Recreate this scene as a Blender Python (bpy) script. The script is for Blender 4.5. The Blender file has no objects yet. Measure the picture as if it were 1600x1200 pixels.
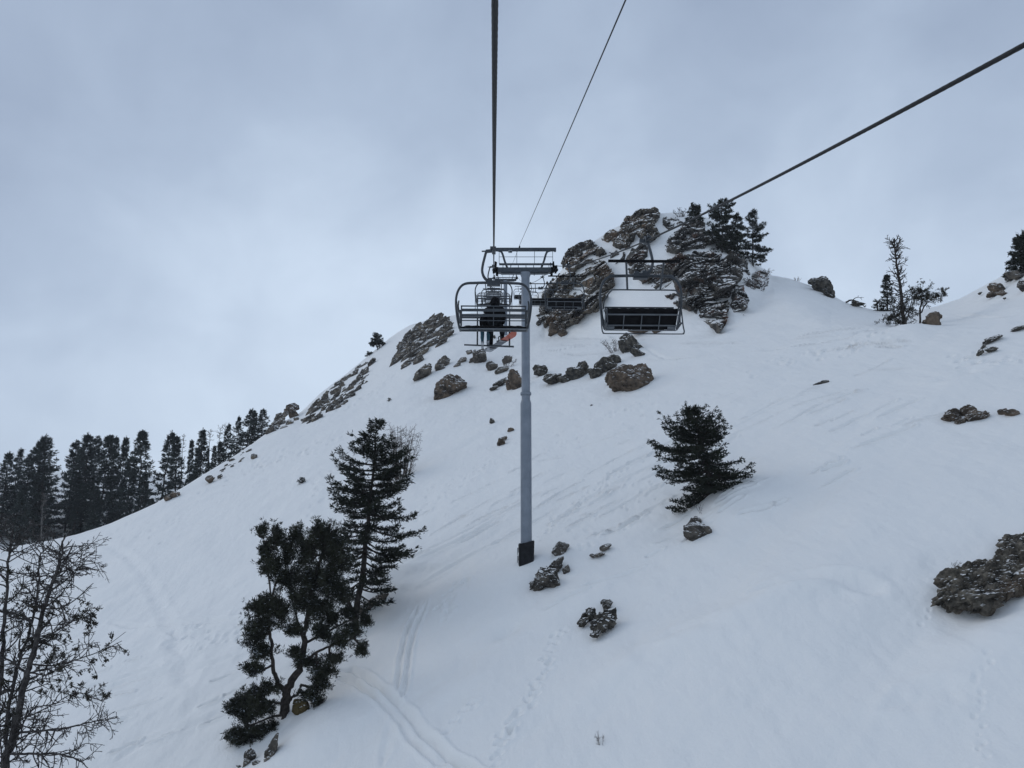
import bpy, bmesh, math, random
import numpy as np
from mathutils import Vector, Matrix, Euler
scene = bpy.context.scene
col = scene.collection
R = math.radians

# ------------------------------------------------------------------ camera
PITCH = R(10.0)
cam_d = bpy.data.cameras.new("camera")
cam = bpy.data.objects.new("camera", cam_d)
col.objects.link(cam)
cam.location = (0, 0, 0)
cam.rotation_euler = (R(90) + PITCH, 0, 0)
cam_d.sensor_width = 36.0
cam_d.lens = 27.0
cam_d.clip_start = 0.05
cam_d.clip_end = 5000
scene.camera = cam

# ------------------------------------------------------------------ view
scene.view_settings.view_transform = 'Standard'
scene.view_settings.look = 'None'
scene.view_settings.exposure = 0.0
scene.view_settings.gamma = 1.0

# ------------------------------------------------------------------ world (overcast sky)
SUN_EL, SUN_AZ = R(33), R(-66)          # azimuth measured from +Y towards +X
world = bpy.data.worlds.new("World")
scene.world = world
world.use_nodes = True
nt = world.node_tree
nt.nodes.clear()
def wn(t, **kw):
    n = nt.nodes.new(t)
    for k, v in kw.items(): setattr(n, k, v)
    return n
w_out = wn('ShaderNodeOutputWorld'); w_bg = wn('ShaderNodeBackground')
w_sky = wn('ShaderNodeTexSky')
w_sky.sky_type = 'NISHITA'; w_sky.sun_disc = False
w_sky.sun_elevation = SUN_EL; w_sky.sun_rotation = SUN_AZ
w_tc = wn('ShaderNodeTexCoord')
w_map = wn('ShaderNodeMapping'); w_map.inputs['Scale'].default_value = (1.0, 1.0, 1.15)
w_map.inputs['Location'].default_value = (3.7, 1.3, 0.4)
nt.links.new(w_tc.outputs['Generated'], w_map.inputs['Vector'])
n1 = wn('ShaderNodeTexNoise'); n1.inputs['Scale'].default_value = 1.9; n1.inputs['Detail'].default_value = 5; n1.inputs['Roughness'].default_value = .5
n1.inputs['Distortion'].default_value = .35
nt.links.new(w_map.outputs[0], n1.inputs['Vector'])
n2 = wn('ShaderNodeTexNoise'); n2.inputs['Scale'].default_value = 5.2; n2.inputs['Detail'].default_value = 5; n2.inputs['Distortion'].default_value = .3; n2.inputs['Roughness'].default_value = .5
nt.links.new(w_map.outputs[0], n2.inputs['Vector'])
def wm(op, a, b, clamp=False):
    m = wn('ShaderNodeMath', operation=op); m.use_clamp = clamp
    for i, v in enumerate((a, b)):
        if hasattr(v, 'links'): nt.links.new(v, m.inputs[i])
        else: m.inputs[i].default_value = v
    return m.outputs[0]
def wdot(v):
    d = wn('ShaderNodeVectorMath', operation='DOT_PRODUCT')
    L = Vector(v).normalized()
    nt.links.new(w_tc.outputs['Generated'], d.inputs[0]); d.inputs[1].default_value = L
    return d.outputs['Value']
sep = wn('ShaderNodeSeparateXYZ'); nt.links.new(w_tc.outputs['Generated'], sep.inputs[0])
glow1 = wm('POWER', wm('MAXIMUM', wdot((-.36, 1, .40)), 0), 14)      # bright cloud low on the left
glow2 = wm('POWER', wm('MAXIMUM', wdot((-.62, 1, .16)), 0), 10)
lowb = wm('MINIMUM', wm('SUBTRACT', 0.66, sep.outputs['Z'], True), .46)
f = wm('ADD', wm('MULTIPLY', wm('SUBTRACT', n1.outputs['Fac'], .5), .65), wm('MULTIPLY', wm('SUBTRACT', n2.outputs['Fac'], .5), .85))
f = wm('ADD', f, wm('MULTIPLY', glow1, .22))
f = wm('ADD', f, wm('MULTIPLY', glow2, .05))
f = wm('ADD', f, wm('MULTIPLY', lowb, 1.12))
for v_, p_, k_ in (((-.24, 1, .20), 30, .30), ((.44, 1, .37), 60, .26), ((-.38, 1, .385), 220, .14), ((-.24, 1, .60), 22, .10), ((-.60, 1, .66), 10, -.36), ((-.68, 1, .15), 18, -.10), ((.55, 1, .70), 14, -.10), ((.70, 1, .22), 25, .08)):
    f = wm('ADD', f, wm('MULTIPLY', wm('POWER', wm('MAXIMUM', wdot(v_), 0), p_), k_))
f = wm('ADD', f, .20, True)
ramp = wn('ShaderNodeValToRGB')
ramp.color_ramp.elements[0].position = 0.0; ramp.color_ramp.elements[0].color = (.320, .398, .540, 1)
ramp.color_ramp.elements[1].position = 1.0; ramp.color_ramp.elements[1].color = (.650, .768, .925, 1)
e_ = ramp.color_ramp.elements.new(.5); e_.color = (.447, .545, .698, 1)
nt.links.new(f, ramp.inputs['Fac'])
w_scale = wn('ShaderNodeVectorMath', operation='SCALE'); w_scale.inputs['Scale'].default_value = 10.0
nt.links.new(ramp.outputs['Color'], w_scale.inputs[0])
w_mix = wn('ShaderNodeMix', data_type='RGBA'); w_mix.inputs['Factor'].default_value = .96
nt.links.new(w_sky.outputs[0], w_mix.inputs['A']); nt.links.new(w_scale.outputs[0], w_mix.inputs['B'])
nt.links.new(w_mix.outputs['Result'], w_bg.inputs['Color'])
w_bg.inputs['Strength'].default_value = 0.1
nt.links.new(w_bg.outputs[0], w_out.inputs[0])

# ------------------------------------------------------------------ sun behind the cloud
sd = bpy.data.lights.new("sun", 'SUN'); sun = bpy.data.objects.new("sun", sd); col.objects.link(sun)
sd.energy = 0.5; sd.angle = R(38); sd.color = (1.0, .97, .93)
Ld = Vector((math.sin(SUN_AZ)*math.cos(SUN_EL), math.cos(SUN_AZ)*math.cos(SUN_EL), math.sin(SUN_EL)))
sun.rotation_euler = (-Ld).to_track_quat('-Z', 'Y').to_euler()

# ------------------------------------------------------------------ helpers
CP, SP = math.cos(PITCH), math.sin(PITCH)
def ae(px, py):
    """pixel of the photograph -> tangents of azimuth and elevation"""
    dx = (np.asarray(px, float)-800)/1200; dz = (600-np.asarray(py, float))/1200
    yw = CP-dz*SP
    return dx/yw, (SP+dz*CP)/yw
def at(px, py, Y):
    a, e = ae(px, py)
    return Vector((float(a)*Y, Y, float(e)*Y))
def tag(o, label=None, cat=None, group=None, kind=None):
    if label: o['label'] = label
    if cat: o['category'] = cat
    if group: o['group'] = group
    if kind: o['kind'] = kind
    return o
def empty(name, loc, rz=0):
    o = bpy.data.objects.new(name, None); col.objects.link(o)
    o.location = loc; o.rotation_euler = (0, 0, rz); o.empty_display_size = .3
    return o
def mesh_np(name, V, F, mat, parent=None, smooth=False, loc=None):
    V = np.asarray(V, np.float32); F = np.asarray(F, np.int32)
    me = bpy.data.meshes.new(name)
    n, k = F.shape
    me.vertices.add(len(V)); me.vertices.foreach_set('co', V.ravel())
    me.loops.add(n*k); me.loops.foreach_set('vertex_index', F.ravel())
    me.polygons.add(n); me.polygons.foreach_set('loop_start', np.arange(0, n*k, k, dtype=np.int32))
    try: me.polygons.foreach_set('loop_total', np.full(n, k, np.int32))
    except Exception: pass
    me.update(calc_edges=True)
    me.polygons.foreach_set('use_smooth', np.full(n, smooth))
    me.materials.append(mat)
    o = bpy.data.objects.new(name, me); col.objects.link(o)
    if loc is not None: o.location = loc
    if parent: o.parent = parent
    return o
class MB:
    def __init__(s): s.v = []; s.f = []
    def add(s, vs, fs):
        b = len(s.v); s.v += [tuple(p) for p in vs]; s.f += [tuple(i+b for i in q) for q in fs]
    def box(s, c, d, rot=None):
        hx, hy, hz = d[0]/2, d[1]/2, d[2]/2
        ps = [Vector((x, y, z)) for x in (-hx, hx) for y in (-hy, hy) for z in (-hz, hz)]
        if rot: M_ = Euler(rot).to_matrix(); ps = [M_ @ p for p in ps]
        s.add([p+Vector(c) for p in ps], [(0,1,3,2),(4,6,7,5),(0,4,5,1),(2,3,7,6),(0,2,6,4),(1,5,7,3)])
    def bar(s, a, b, w, h):
        a, b = Vector(a), Vector(b); d = (b-a).normalized()
        up = Vector((0,0,1)) if abs(d.z) < .95 else Vector((0,1,0))
        sx = d.cross(up).normalized(); sz = sx.cross(d)
        ps = [p+sx*i*w/2+sz*j*h/2 for p in (a, b) for (i, j) in ((-1,-1),(1,-1),(1,1),(-1,1))]
        s.add(ps, [(3,2,1,0),(4,5,6,7),(0,1,5,4),(1,2,6,5),(2,3,7,6),(3,0,4,7)])
    def tube(s, pts, r, n=8, cap=True):
        pts = [Vector(p) for p in pts]
        rs = r if isinstance(r, (list, tuple)) else [r]*len(pts)
        b = len(s.v); prev = None; m = len(pts)
        for i, p in enumerate(pts):
            d = (pts[min(i+1, m-1)]-pts[max(i-1, 0)])
            d = d.normalized() if d.length > 1e-9 else Vector((0,0,1))
            if prev is None:
                ref = Vector((0,0,1)) if abs(d.z) < .9 else Vector((1,0,0))
                sx = d.cross(ref).normalized()
            else:
                sx = prev - d*prev.dot(d)
                sx = sx.normalized() if sx.length > 1e-6 else d.orthogonal().normalized()
            prev = sx; sy = d.cross(sx)
            for k in range(n):
                t = 2*math.pi*k/n
                q = p+(sx*math.cos(t)+sy*math.sin(t))*rs[i]
                s.v.append((q.x, q.y, q.z))
        for i in range(m-1):
            for k in range(n):
                k2 = (k+1) % n
                s.f.append((b+i*n+k, b+i*n+k2, b+(i+1)*n+k2, b+(i+1)*n+k))
        if cap:
            s.f.append(tuple(b+k for k in range(n))[::-1]); s.f.append(tuple(b+(m-1)*n+k for k in range(n)))
    def disc(s, c, axis, r, t, n=20):
        c = Vector(c); ax = Vector(axis).normalized()
        s.tube([c-ax*t/2, c+ax*t/2], r, n)
    def build(s, name, mat, parent=None, smooth=False, loc=None):
        me = bpy.data.meshes.new(name); me.from_pydata(s.v, [], s.f); me.update()
        me.materials.append(mat)
        if smooth:
            me.polygons.foreach_set('use_smooth', [True]*len(me.polygons))
            me.set_sharp_from_angle(angle=R(40))
        o = bpy.data.objects.new(name, me); col.objects.link(o)
        if loc is not None: o.location = loc
        if parent: o.parent = parent
        return o
def spline(pts, n=6):
    """Catmull-Rom through points"""
    P = [Vector(p) for p in pts]; P = [P[0]*2-P[1]]+P+[P[-1]*2-P[-2]]; out = []
    for i in range(1, len(P)-2):
        for k in range(n):
            t = k/n; a, b, c, d = P[i-1:i+3]
            out.append(.5*((2*b)+(c-a)*t+(2*a-5*b+4*c-d)*t*t+(3*b-a-3*c+d)*t**3))
    out.append(P[-2]); return out

# ---- numpy noise
def _hash(ix, iy, iz, s):
    h = (ix*374761393 + iy*668265263 + iz*2147483647 + s*1274126177) & 0xffffffff
    h = ((h ^ (h >> 13))*1274126177) & 0xffffffff
    h = ((h ^ (h >> 16))*2246822519) & 0xffffffff
    h = h ^ (h >> 15)
    return (h & 0xffffff)/float(0xffffff)
def vnoise(x, y, z, s=0):
    xi = np.floor(x).astype(np.int64); yi = np.floor(y).astype(np.int64); zi = np.floor(z).astype(np.int64)
    xf, yf, zf = x-xi, y-yi, z-zi
    u = xf*xf*xf*(xf*(xf*6-15)+10); v = yf*yf*yf*(yf*(yf*6-15)+10); w = zf*zf*zf*(zf*(zf*6-15)+10)
    r = 0
    for i in (0, 1):
        for j in (0, 1):
            for k in (0, 1):
                r = r + _hash(xi+i, yi+j, zi+k, s)*(u if i else 1-u)*(v if j else 1-v)*(w if k else 1-w)
    return r*2-1
def fbm(x, y, z=None, s=0, o=4, g=.5):
    if z is None: z = np.zeros_like(x)
    r = 0; a = 1; t = 0
    for i in range(o):
        r = r+a*vnoise(x*2**i+17.3*i, y*2**i-9.1*i, z*2**i+5.7*i, s+i); t += a; a *= g
    return r/t
def blocks(P, size, s):
    """voronoi blocks: each cell a tilted facet at its own height, cracks between"""
    Q = P/np.asarray(size); base = np.floor(Q).astype(np.int64)
    n = len(Q); d1 = np.full(n, 9.); d2 = np.full(n, 9.); hh = np.zeros(n)
    for i in (-1, 0, 1):
        for j in (-1, 0, 1):
            for k in (-1, 0, 1):
                c = base+np.array([i, j, k]); cx, cy, cz = c.T
                fx = cx+_hash(cx, cy, cz, s); fy = cy+_hash(cx, cy, cz, s+1); fz = cz+_hash(cx, cy, cz, s+2)
                dx, dy, dz = Q[:, 0]-fx, Q[:, 1]-fy, Q[:, 2]-fz
                d = np.sqrt(dx*dx+dy*dy+dz*dz)
                h = _hash(cx, cy, cz, s+3)+(dx*(_hash(cx, cy, cz, s+4)-.5)+dy*(_hash(cx, cy, cz, s+5)-.5)+dz*(_hash(cx, cy, cz, s+6)-.5))*1.5
                nw = d < d1
                d2 = np.where(nw, d1, np.minimum(d2, d)); hh = np.where(nw, h, hh); d1 = np.where(nw, d, d1)
    return hh, d2-d1

# ------------------------------------------------------------------ materials
def mat(name, base, rough=.8, metal=0, spec=.5):
    m = bpy.data.materials.new(name); m.use_nodes = True
    b = m.node_tree.nodes['Principled BSDF']
    b.inputs['Base Color'].default_value = (*base, 1); b.inputs['Roughness'].default_value = rough
    b.inputs['Metallic'].default_value = metal; b.inputs['Specular IOR Level'].default_value = spec
    return m
def noisy(name, c1, c2, scale=3, rough=.8, metal=0, detail=6, bump=0, bscale=30, lo=.35, hi=.65, spec=.5, obj=False):
    m = mat(name, c1, rough, metal, spec); t = m.node_tree; b = t.nodes['Principled BSDF']
    tc = t.nodes.new('ShaderNodeTexCoord'); nz = t.nodes.new('ShaderNodeTexNoise')
    nz.inputs['Scale'].default_value = scale; nz.inputs['Detail'].default_value = detail
    t.links.new(tc.outputs['Object'], nz.inputs['Vector'])
    rp = t.nodes.new('ShaderNodeValToRGB')
    rp.color_ramp.elements[0].position = lo; rp.color_ramp.elements[0].color = (*c1, 1)
    rp.color_ramp.elements[1].position = hi; rp.color_ramp.elements[1].color = (*c2, 1)
    t.links.new(nz.outputs['Fac'], rp.inputs['Fac']); t.links.new(rp.outputs[0], b.inputs['Base Color'])
    if bump:
        nb = t.nodes.new('ShaderNodeTexNoise'); nb.inputs['Scale'].default_value = bscale; nb.inputs['Detail'].default_value = 5
        t.links.new(tc.outputs['Object'], nb.inputs['Vector'])
        bp = t.nodes.new('ShaderNodeBump'); bp.inputs['Strength'].default_value = bump; bp.inputs['Distance'].default_value = .05
        t.links.new(nb.outputs['Fac'], bp.inputs['Height']); t.links.new(bp.outputs[0], b.inputs['Normal'])
    return m
SNOW = (.86, .855, .83)
def snow_mat():
    m = mat('snow', SNOW, .65, spec=.3); t = m.node_tree; b = t.nodes['Principled BSDF']
    tc = t.nodes.new('ShaderNodeTexCoord')
    mp = t.nodes.new('ShaderNodeMapping'); mp.inputs['Rotation'].default_value = (0, 0, R(-38)); mp.inputs['Scale'].default_value = (1, .28, 1)
    t.links.new(tc.outputs['Object'], mp.inputs['Vector'])
    hs = []
    for sc, dt, w, vec in ((.35, 3, .55, mp), (1.6, 5, .10, mp), (9, 4, .018, None)):
        nz = t.nodes.new('ShaderNodeTexNoise'); nz.inputs['Scale'].default_value = sc; nz.inputs['Detail'].default_value = dt
        t.links.new((vec.outputs[0] if vec else tc.outputs['Object']), nz.inputs['Vector'])
        mu = t.nodes.new('ShaderNodeMath'); mu.operation = 'MULTIPLY'; mu.inputs[1].default_value = w
        t.links.new(nz.outputs['Fac'], mu.inputs[0]); hs.append(mu.outputs[0])
    a1 = t.nodes.new('ShaderNodeMath'); t.links.new(hs[0], a1.inputs[0]); t.links.new(hs[1], a1.inputs[1])
    a2 = t.nodes.new('ShaderNodeMath'); t.links.new(a1.outputs[0], a2.inputs[0]); t.links.new(hs[2], a2.inputs[1])
    bp = t.nodes.new('ShaderNodeBump'); bp.inputs['Strength'].default_value = .7; bp.inputs['Distance'].default_value = 1.0
    t.links.new(a2.outputs[0], bp.inputs['Height']); t.links.new(bp.outputs[0], b.inputs['Normal'])
    return m
def rock_mat(name, c1, c2, c3, snow_lo=.62, snow_hi=.78, nscale=1.2, orange=.0, oc=(.30, .17, .08)):
    """rock with snow lying on its ledges (faces that point up)"""
    m = mat(name, c1, .92, spec=.2); t = m.node_tree; b = t.nodes['Principled BSDF']; L = t.links.new
    tc = t.nodes.new('ShaderNodeTexCoord')
    def nz(sc, dt, rg=.55):
        n = t.nodes.new('ShaderNodeTexNoise'); n.inputs['Scale'].default_value = sc; n.inputs['Detail'].default_value = dt
        n.inputs['Roughness'].default_value = rg; L(tc.outputs['Object'], n.inputs['Vector']); return n
    a = nz(nscale, 8, .65)
    rp = t.nodes.new('ShaderNodeValToRGB')
    rp.color_ramp.elements[0].position = .36; rp.color_ramp.elements[0].color = (*c1, 1)
    rp.color_ramp.elements[1].position = .66; rp.color_ramp.elements[1].color = (*c3, 1)
    k = rp.color_ramp.elements.new(.50); k.color = (*c2, 1)
    L(a.outputs['Fac'], rp.inputs['Fac'])
    colr = rp.outputs[0]
    if orange:
        o = nz(.22, 4); r2 = t.nodes.new('ShaderNodeValToRGB')
        r2.color_ramp.elements[0].position = .60-orange*.15; r2.color_ramp.elements[1].position = .72-orange*.15
        r2.color_ramp.elements[0].color = (0, 0, 0, 1); r2.color_ramp.elements[1].color = (.8, .8, .8, 1)
        L(o.outputs['Fac'], r2.inputs['Fac'])
        mx = t.nodes.new('ShaderNodeMix'); mx.data_type = 'RGBA'; L(r2.outputs[0], mx.inputs['Factor']); L(colr, mx.inputs['A'])
        mx.inputs['B'].default_value = (*oc, 1); colr = mx.outputs['Result']
    g = t.nodes.new('ShaderNodeNewGeometry'); sp = t.nodes.new('ShaderNodeSeparateXYZ'); L(g.outputs['Normal'], sp.inputs[0])
    sn = nz(.7, 6, .6)
    ad = t.nodes.new('ShaderNodeMath'); ad.operation = 'MULTIPLY_ADD'; L(sn.outputs['Fac'], ad.inputs[0]); ad.inputs[1].default_value = .55; L(sp.outputs['Z'], ad.inputs[2])
    sb = t.nodes.new('ShaderNodeMath'); sb.operation = 'SUBTRACT'; L(ad.outputs[0], sb.inputs[0]); sb.inputs[1].default_value = .275
    mr = t.nodes.new('ShaderNodeMapRange'); mr.inputs['From Min'].default_value = snow_lo; mr.inputs['From Max'].default_value = snow_hi
    L(sb.outputs[0], mr.inputs['Value'])
    m2 = t.nodes.new('ShaderNodeMix'); m2.data_type = 'RGBA'; L(mr.outputs[0], m2.inputs['Factor']); L(colr, m2.inputs['A']); m2.inputs['B'].default_value = (*SNOW, 1)
    L(m2.outputs['Result'], b.inputs['Base Color'])
    bn = nz(3.5, 8, .7); bp = t.nodes.new('ShaderNodeBump'); bp.inputs['Strength'].default_value = .8; bp.inputs['Distance'].default_value = .25
    L(bn.outputs['Fac'], bp.inputs['Height']); L(bp.outputs[0], b.inputs['Normal'])
    return m
def leaf_mat(name, c1, c2, snow=.0, scale=1.3):
    m = noisy(name, c1, c2, scale=scale, rough=.75, spec=.15)
    if snow:
        t = m.node_tree; b = t.nodes['Principled BSDF']; L = t.links.new
        src = b.inputs['Base Color'].links[0].from_socket
        g = t.nodes.new('ShaderNodeNewGeometry'); sp = t.nodes.new('ShaderNodeSeparateXYZ'); L(g.outputs['Normal'], sp.inputs[0])
        tc = t.nodes.new('ShaderNodeTexCoord'); n = t.nodes.new('ShaderNodeTexNoise'); n.inputs['Scale'].default_value = 2.2; L(tc.outputs['Object'], n.inputs['Vector'])
        mu = t.nodes.new('ShaderNodeMath'); mu.operation = 'MULTIPLY'; L(sp.outputs['Z'], mu.inputs[0]); L(n.outputs['Fac'], mu.inputs[1])
        mr = t.nodes.new('ShaderNodeMapRange'); mr.inputs['From Min'].default_value = .62-snow; mr.inputs['From Max'].default_value = .70-snow
        L(mu.outputs[0], mr.inputs['Value'])
        mx = t.nodes.new('ShaderNodeMix'); mx.data_type = 'RGBA'; L(mr.outputs[0], mx.inputs['Factor']); L(src, mx.inputs['A']); mx.inputs['B'].default_value = (.62, .66, .70, 1)
        L(mx.outputs['Result'], b.inputs['Base Color'])
    return m
M = dict(
    snow=snow_mat(),
    near=rock_mat('near_rough_rock', (.030, .027, .022), (.095, .083, .066), (.24, .21, .165), .84, .92, 2.2, orange=.2, oc=(.13, .085, .055)),
    rock=rock_mat('grey_brown_rock', (.035, .032, .029), (.095, .083, .070), (.19, .165, .135)),
    cliff=rock_mat('cliff_rock', (.022, .022, .021), (.072, .066, .058), (.15, .135, .115), .71, .81, .7, orange=.15, oc=(.16, .075, .045)),
    cliff_tan=rock_mat('tan_cliff_rock', (.032, .029, .026), (.095, .082, .066), (.20, .17, .13), .64, .76, .7, orange=.36, oc=(.20, .13, .08)),
    ridge=rock_mat('ridge_rock', (.034, .031, .028), (.115, .10, .083), (.24, .20, .15), .58, .70, .9),
    brown=rock_mat('brown_rock', (.040, .032, .026), (.11, .084, .062), (.21, .155, .11), .68, .80),
    dark=rock_mat('dark_rock', (.022, .021, .020), (.065, .058, .048), (.15, .135, .11), .66, .78, 2.2),
    olive=rock_mat('lichen_rock', (.035, .026, .012), (.085, .062, .024), (.12, .09, .04), .85, .95),
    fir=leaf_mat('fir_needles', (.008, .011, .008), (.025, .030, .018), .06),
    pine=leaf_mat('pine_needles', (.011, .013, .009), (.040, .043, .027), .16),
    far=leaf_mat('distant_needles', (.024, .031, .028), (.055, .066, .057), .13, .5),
    brownleaf=leaf_mat('sparse_needles', (.020, .020, .014), (.05, .045, .03), .0),
    bark=noisy('bark', (.022, .018, .016), (.060, .050, .043), 6, .95, bump=.6, bscale=18, spec=.1),
    deadbark=noisy('dead_wood', (.028, .025, .024), (.085, .077, .072), 5, .9, bump=.5, bscale=20, spec=.1),
    greybark=noisy('grey_wood', (.07, .064, .06), (.17, .16, .15), 5, .9, spec=.1),
    twig=noisy('twig', (.075, .06, .052), (.15, .125, .11), 4, .9, spec=.1),
    steel=noisy('grey_painted_steel', (.155, .180, .215), (.205, .232, .270), 1.5, .45, bump=.05, bscale=6, spec=.5),
    steel_d=noisy('dark_painted_steel', (.028, .035, .043), (.045, .055, .066), 2.5, .5, spec=.4),
    chair=noisy('chair_steel', (.022, .027, .033), (.038, .045, .053), 3, .45, spec=.5),
    chair_l=noisy('chair_light_steel', (.085, .095, .105), (.13, .14, .15), 3, .5),
    rubber=noisy('black_rubber', (.006, .006, .007), (.011, .011, .012), 8, .9, spec=.08),
    pad=noisy('black_padding', (.008, .008, .009), (.016, .016, .018), 3, .75, bump=.4, bscale=3, spec=.2),
    rope=noisy('greased_steel_rope', (.007, .007, .008), (.018, .018, .02), 30, .6, .2, spec=.3),
    cloth=noisy('black_cloth', (.006, .006, .007), (.013, .013, .015), 7, .9, bump=.5, bscale=9, spec=.1),
    pants=noisy('dark_trousers', (.008, .009, .011), (.018, .02, .024), 7, .9, bump=.4, bscale=9, spec=.1),
    teal=noisy('teal_cloth', (.025, .075, .10), (.045, .11, .14), 9, .85),
    boot=noisy('boot', (.012, .012, .014), (.03, .03, .034), 10, .6),
    board=noisy('board_grey', (.10, .11, .13), (.35, .36, .38), 5, .35, detail=1, lo=.48, hi=.52),
    board_r=noisy('board_red', (.42, .09, .055), (.50, .13, .08), 5, .35),
    skin=noisy('skin', (.45, .26, .19), (.52, .31, .23), 9, .6),
    plate=noisy('number_plate', (.30, .32, .34), (.38, .40, .42), 9, .5),
)

# ------------------------------------------------------------------ terrain
SKY = [(-1500,960,80),(-400,905,85),(-100,872,92),(31,852,96),(80,845,98),(122,836,99),(175,819,101),(230,795,103),(290,768,108),(330,745,112),(360,720,116),(400,692,122),(440,662,130),
       (470,645,138),(500,617,146),(540,588,156),(580,558,166),(610,532,170),(640,510,168),(680,497,158),(712,492,150),(760,488,142),(800,480,136),(835,462,130),
       (860,440,126),(885,412,122),(920,382,121),(960,356,122),(1000,338,122),(1050,333,122),(1100,338,120),(1140,356,118),(1165,388,116),(1185,415,115),
       (1205,430,113),(1235,434,110),(1270,446,106),(1320,470,100),(1370,484,95),(1420,487,91),(1460,478,88),(1500,464,85),(1540,442,82),(1570,427,79),(1600,412,76),(1720,385,70),(2000,350,62),(3500,300,50)]
SA, SE = ae([p[0] for p in SKY], [p[1] for p in SKY]); SY = np.array([p[2] for p in SKY], float)
GA = np.linspace(-1.6, 1.6, 3201)
def _sm(v, k):
    ker = np.hanning(k); ker /= ker.sum()
    return np.convolve(np.pad(v, k//2, mode='edge'), ker, 'valid')[:len(v)]
GE = _sm(np.interp(GA, SA, SE), 15)
GY = _sm(np.interp(GA, SA, SY), 61)
# height of the knee where the peak starts to rise out of the slope
KA, KE = ae([-2000, 560, 700, 800, 860, 950, 1080, 1150, 1210, 1300, 3000], [700, 700, 640, 560, 525, 530, 530, 515, 470, 520, 600])
S0, T0, Z0 = .415, .35, -22.0
def e_smooth(a, Y):
    w = 1/Y
    es = np.interp(a, GA, GE); ws = 1/np.interp(a, GA, GY)
    k = .010
    pl = S0+T0*a+Z0*w
    D = es+k/4-(S0+T0*a+Z0*ws)
    wk = np.clip((S0+T0*a-np.interp(a, KA, KE))/-Z0, ws*1.12, .03)
    s = np.clip((wk-w)/(wk-ws), 0, 1); s = s*s*(3-2*s)
    f1 = pl+D*s
    K = np.maximum((es+.15)/ws, 9)
    f2 = es+k/4+K*(w-ws)
    h = np.maximum(k-np.abs(f1-f2), 0)/k
    return np.minimum(f1, f2)-h*h*k/4
def H0(x, Y):
    Yc = np.maximum(Y, 15.); a = x/Yc
    z = e_smooth(a, Yc)*Yc
    z = z+np.where(Y < 15, (Y-15)*S0, 0)
    zh = 11+3*np.sin(x*.03)-np.where(Y < 185, .42*(185-Y), .30*(Y-185))   # wooded slope beyond the left crest
    zh = zh - np.maximum(x+20, 0)*.5
    zh = np.maximum(zh, -130-0*Y)
    k = 4.; h = np.maximum(k-np.abs(z-zh), 0)/k
    return np.where(Y > 105, np.maximum(z, zh)+h*h*k/4*(Y > 105), z)
YT = 1/np.linspace(1/18., 1/185., 700)
def ground_Y(px, py):
    """depth at which the line of sight through a pixel meets the slope"""
    a, e = ae(px, py); a = np.atleast_1d(a); e = np.atleast_1d(e)
    out = np.zeros(len(a))
    for s in range(0, len(a), 4000):
        A = a[s:s+4000, None]; E = e[s:s+4000, None]
        ee = e_smooth(A, YT[None, :])
        hit = ee >= E
        any_ = hit.any(1); idx = np.where(any_, hit.argmax(1), ee.argmax(1))
        i0 = np.maximum(idx-1, 0); r_ = np.arange(len(idx)); e1 = ee[r_, idx]; e0 = ee[r_, i0]
        f_ = np.where(any_ & (e1-e0 > 1e-9), (E[:, 0]-e0)/np.maximum(e1-e0, 1e-9), 1.0)
        w_ = (1/YT[i0])*(1-np.clip(f_, 0, 1))+(1/YT[idx])*np.clip(f_, 0, 1)
        out[s:s+4000] = 1/w_
    return out
MOUNDS = []
def noise_h(x, Y):
    z = .42*fbm(x/16, Y/22, s=3, o=3)+.15*fbm((x*.8+Y*.6)/7, (Y*.8-x*.6)/2.2, s=9, o=3)+.03*fbm((x*.9+Y*.45)/2.2, (Y*.9-x*.45)/.6, s=19, o=3)
    z = z+1.3*fbm(x/30, Y/30, s=41, o=2)*np.clip((Y-105)/60, 0, 1)
    for (mx, my, rx, ry, h) in MOUNDS:
        z = z+h*np.exp(-((x-mx)/rx)**2-((Y-my)/ry)**2)
    return z
def _fix_tower():      # snow level at the foot of the tower
    MOUNDS.append((.84, 46., 3.5, 3.5, float(at(820, 876, 46.).z-H0(np.array([.84]), np.array([46.]))[0]-noise_h(np.array([.84]), np.array([46.]))[0])))
def H(x, Y):
    return H0(x, Y)+noise_h(x, Y)
def gpt(px, py, lift=0):
    Y = float(ground_Y(px, py)[0]); a, _ = ae(px, py); x = float(a)*Y
    return Vector((x, Y, float(H(np.array([x]), np.array([Y]))[0])+lift))
def zat(x, Y): return float(H(np.array([float(x)]), np.array([float(Y)]))[0])
def mound(px, py, rx, ry, h):
    Y = float(ground_Y(px, py)[0]); a, _ = ae(px, py); MOUNDS.append((float(a)*Y, Y, rx, ry, h))
for m_ in [(1130,800,3.2,2.2,.7),(1060,820,1.6,1.5,-.55),(620,900,2.4,1.6,.6),(560,985,1.2,1.0,-.5),(480,1150,3.0,2.0,.7),(415,1165,1.5,1.2,-.5),
           (1250,930,6,3,.6),(1330,905,4,2,-.35),(900,930,2.2,1.5,.35),(840,905,1.0,.9,-.3),(1480,960,3,1.5,-.5),(1560,990,3,1.5,.4),(1020,1060,5,3,.4),
           (1420,780,5,4,.4),(700,1080,3,2,.25),(1100,930,4,2,-.25),(650,900,2.5,2,-.4),(300,900,6,6,-.5),(1420,515,2.5,2,.5),(795,975,.75,.6,-.4),(1240,950,5,.8,.25),(1340,930,4,.7,-.22),(1100,1010,6,1.2,.25),(950,1100,4,1.5,-.25),(1450,1080,5,1.2,.25),(250,1100,6,1.5,.3),(1380,690,6,1.5,.35),(1480,610,8,2,.4)]:
    mound(*m_)

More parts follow.
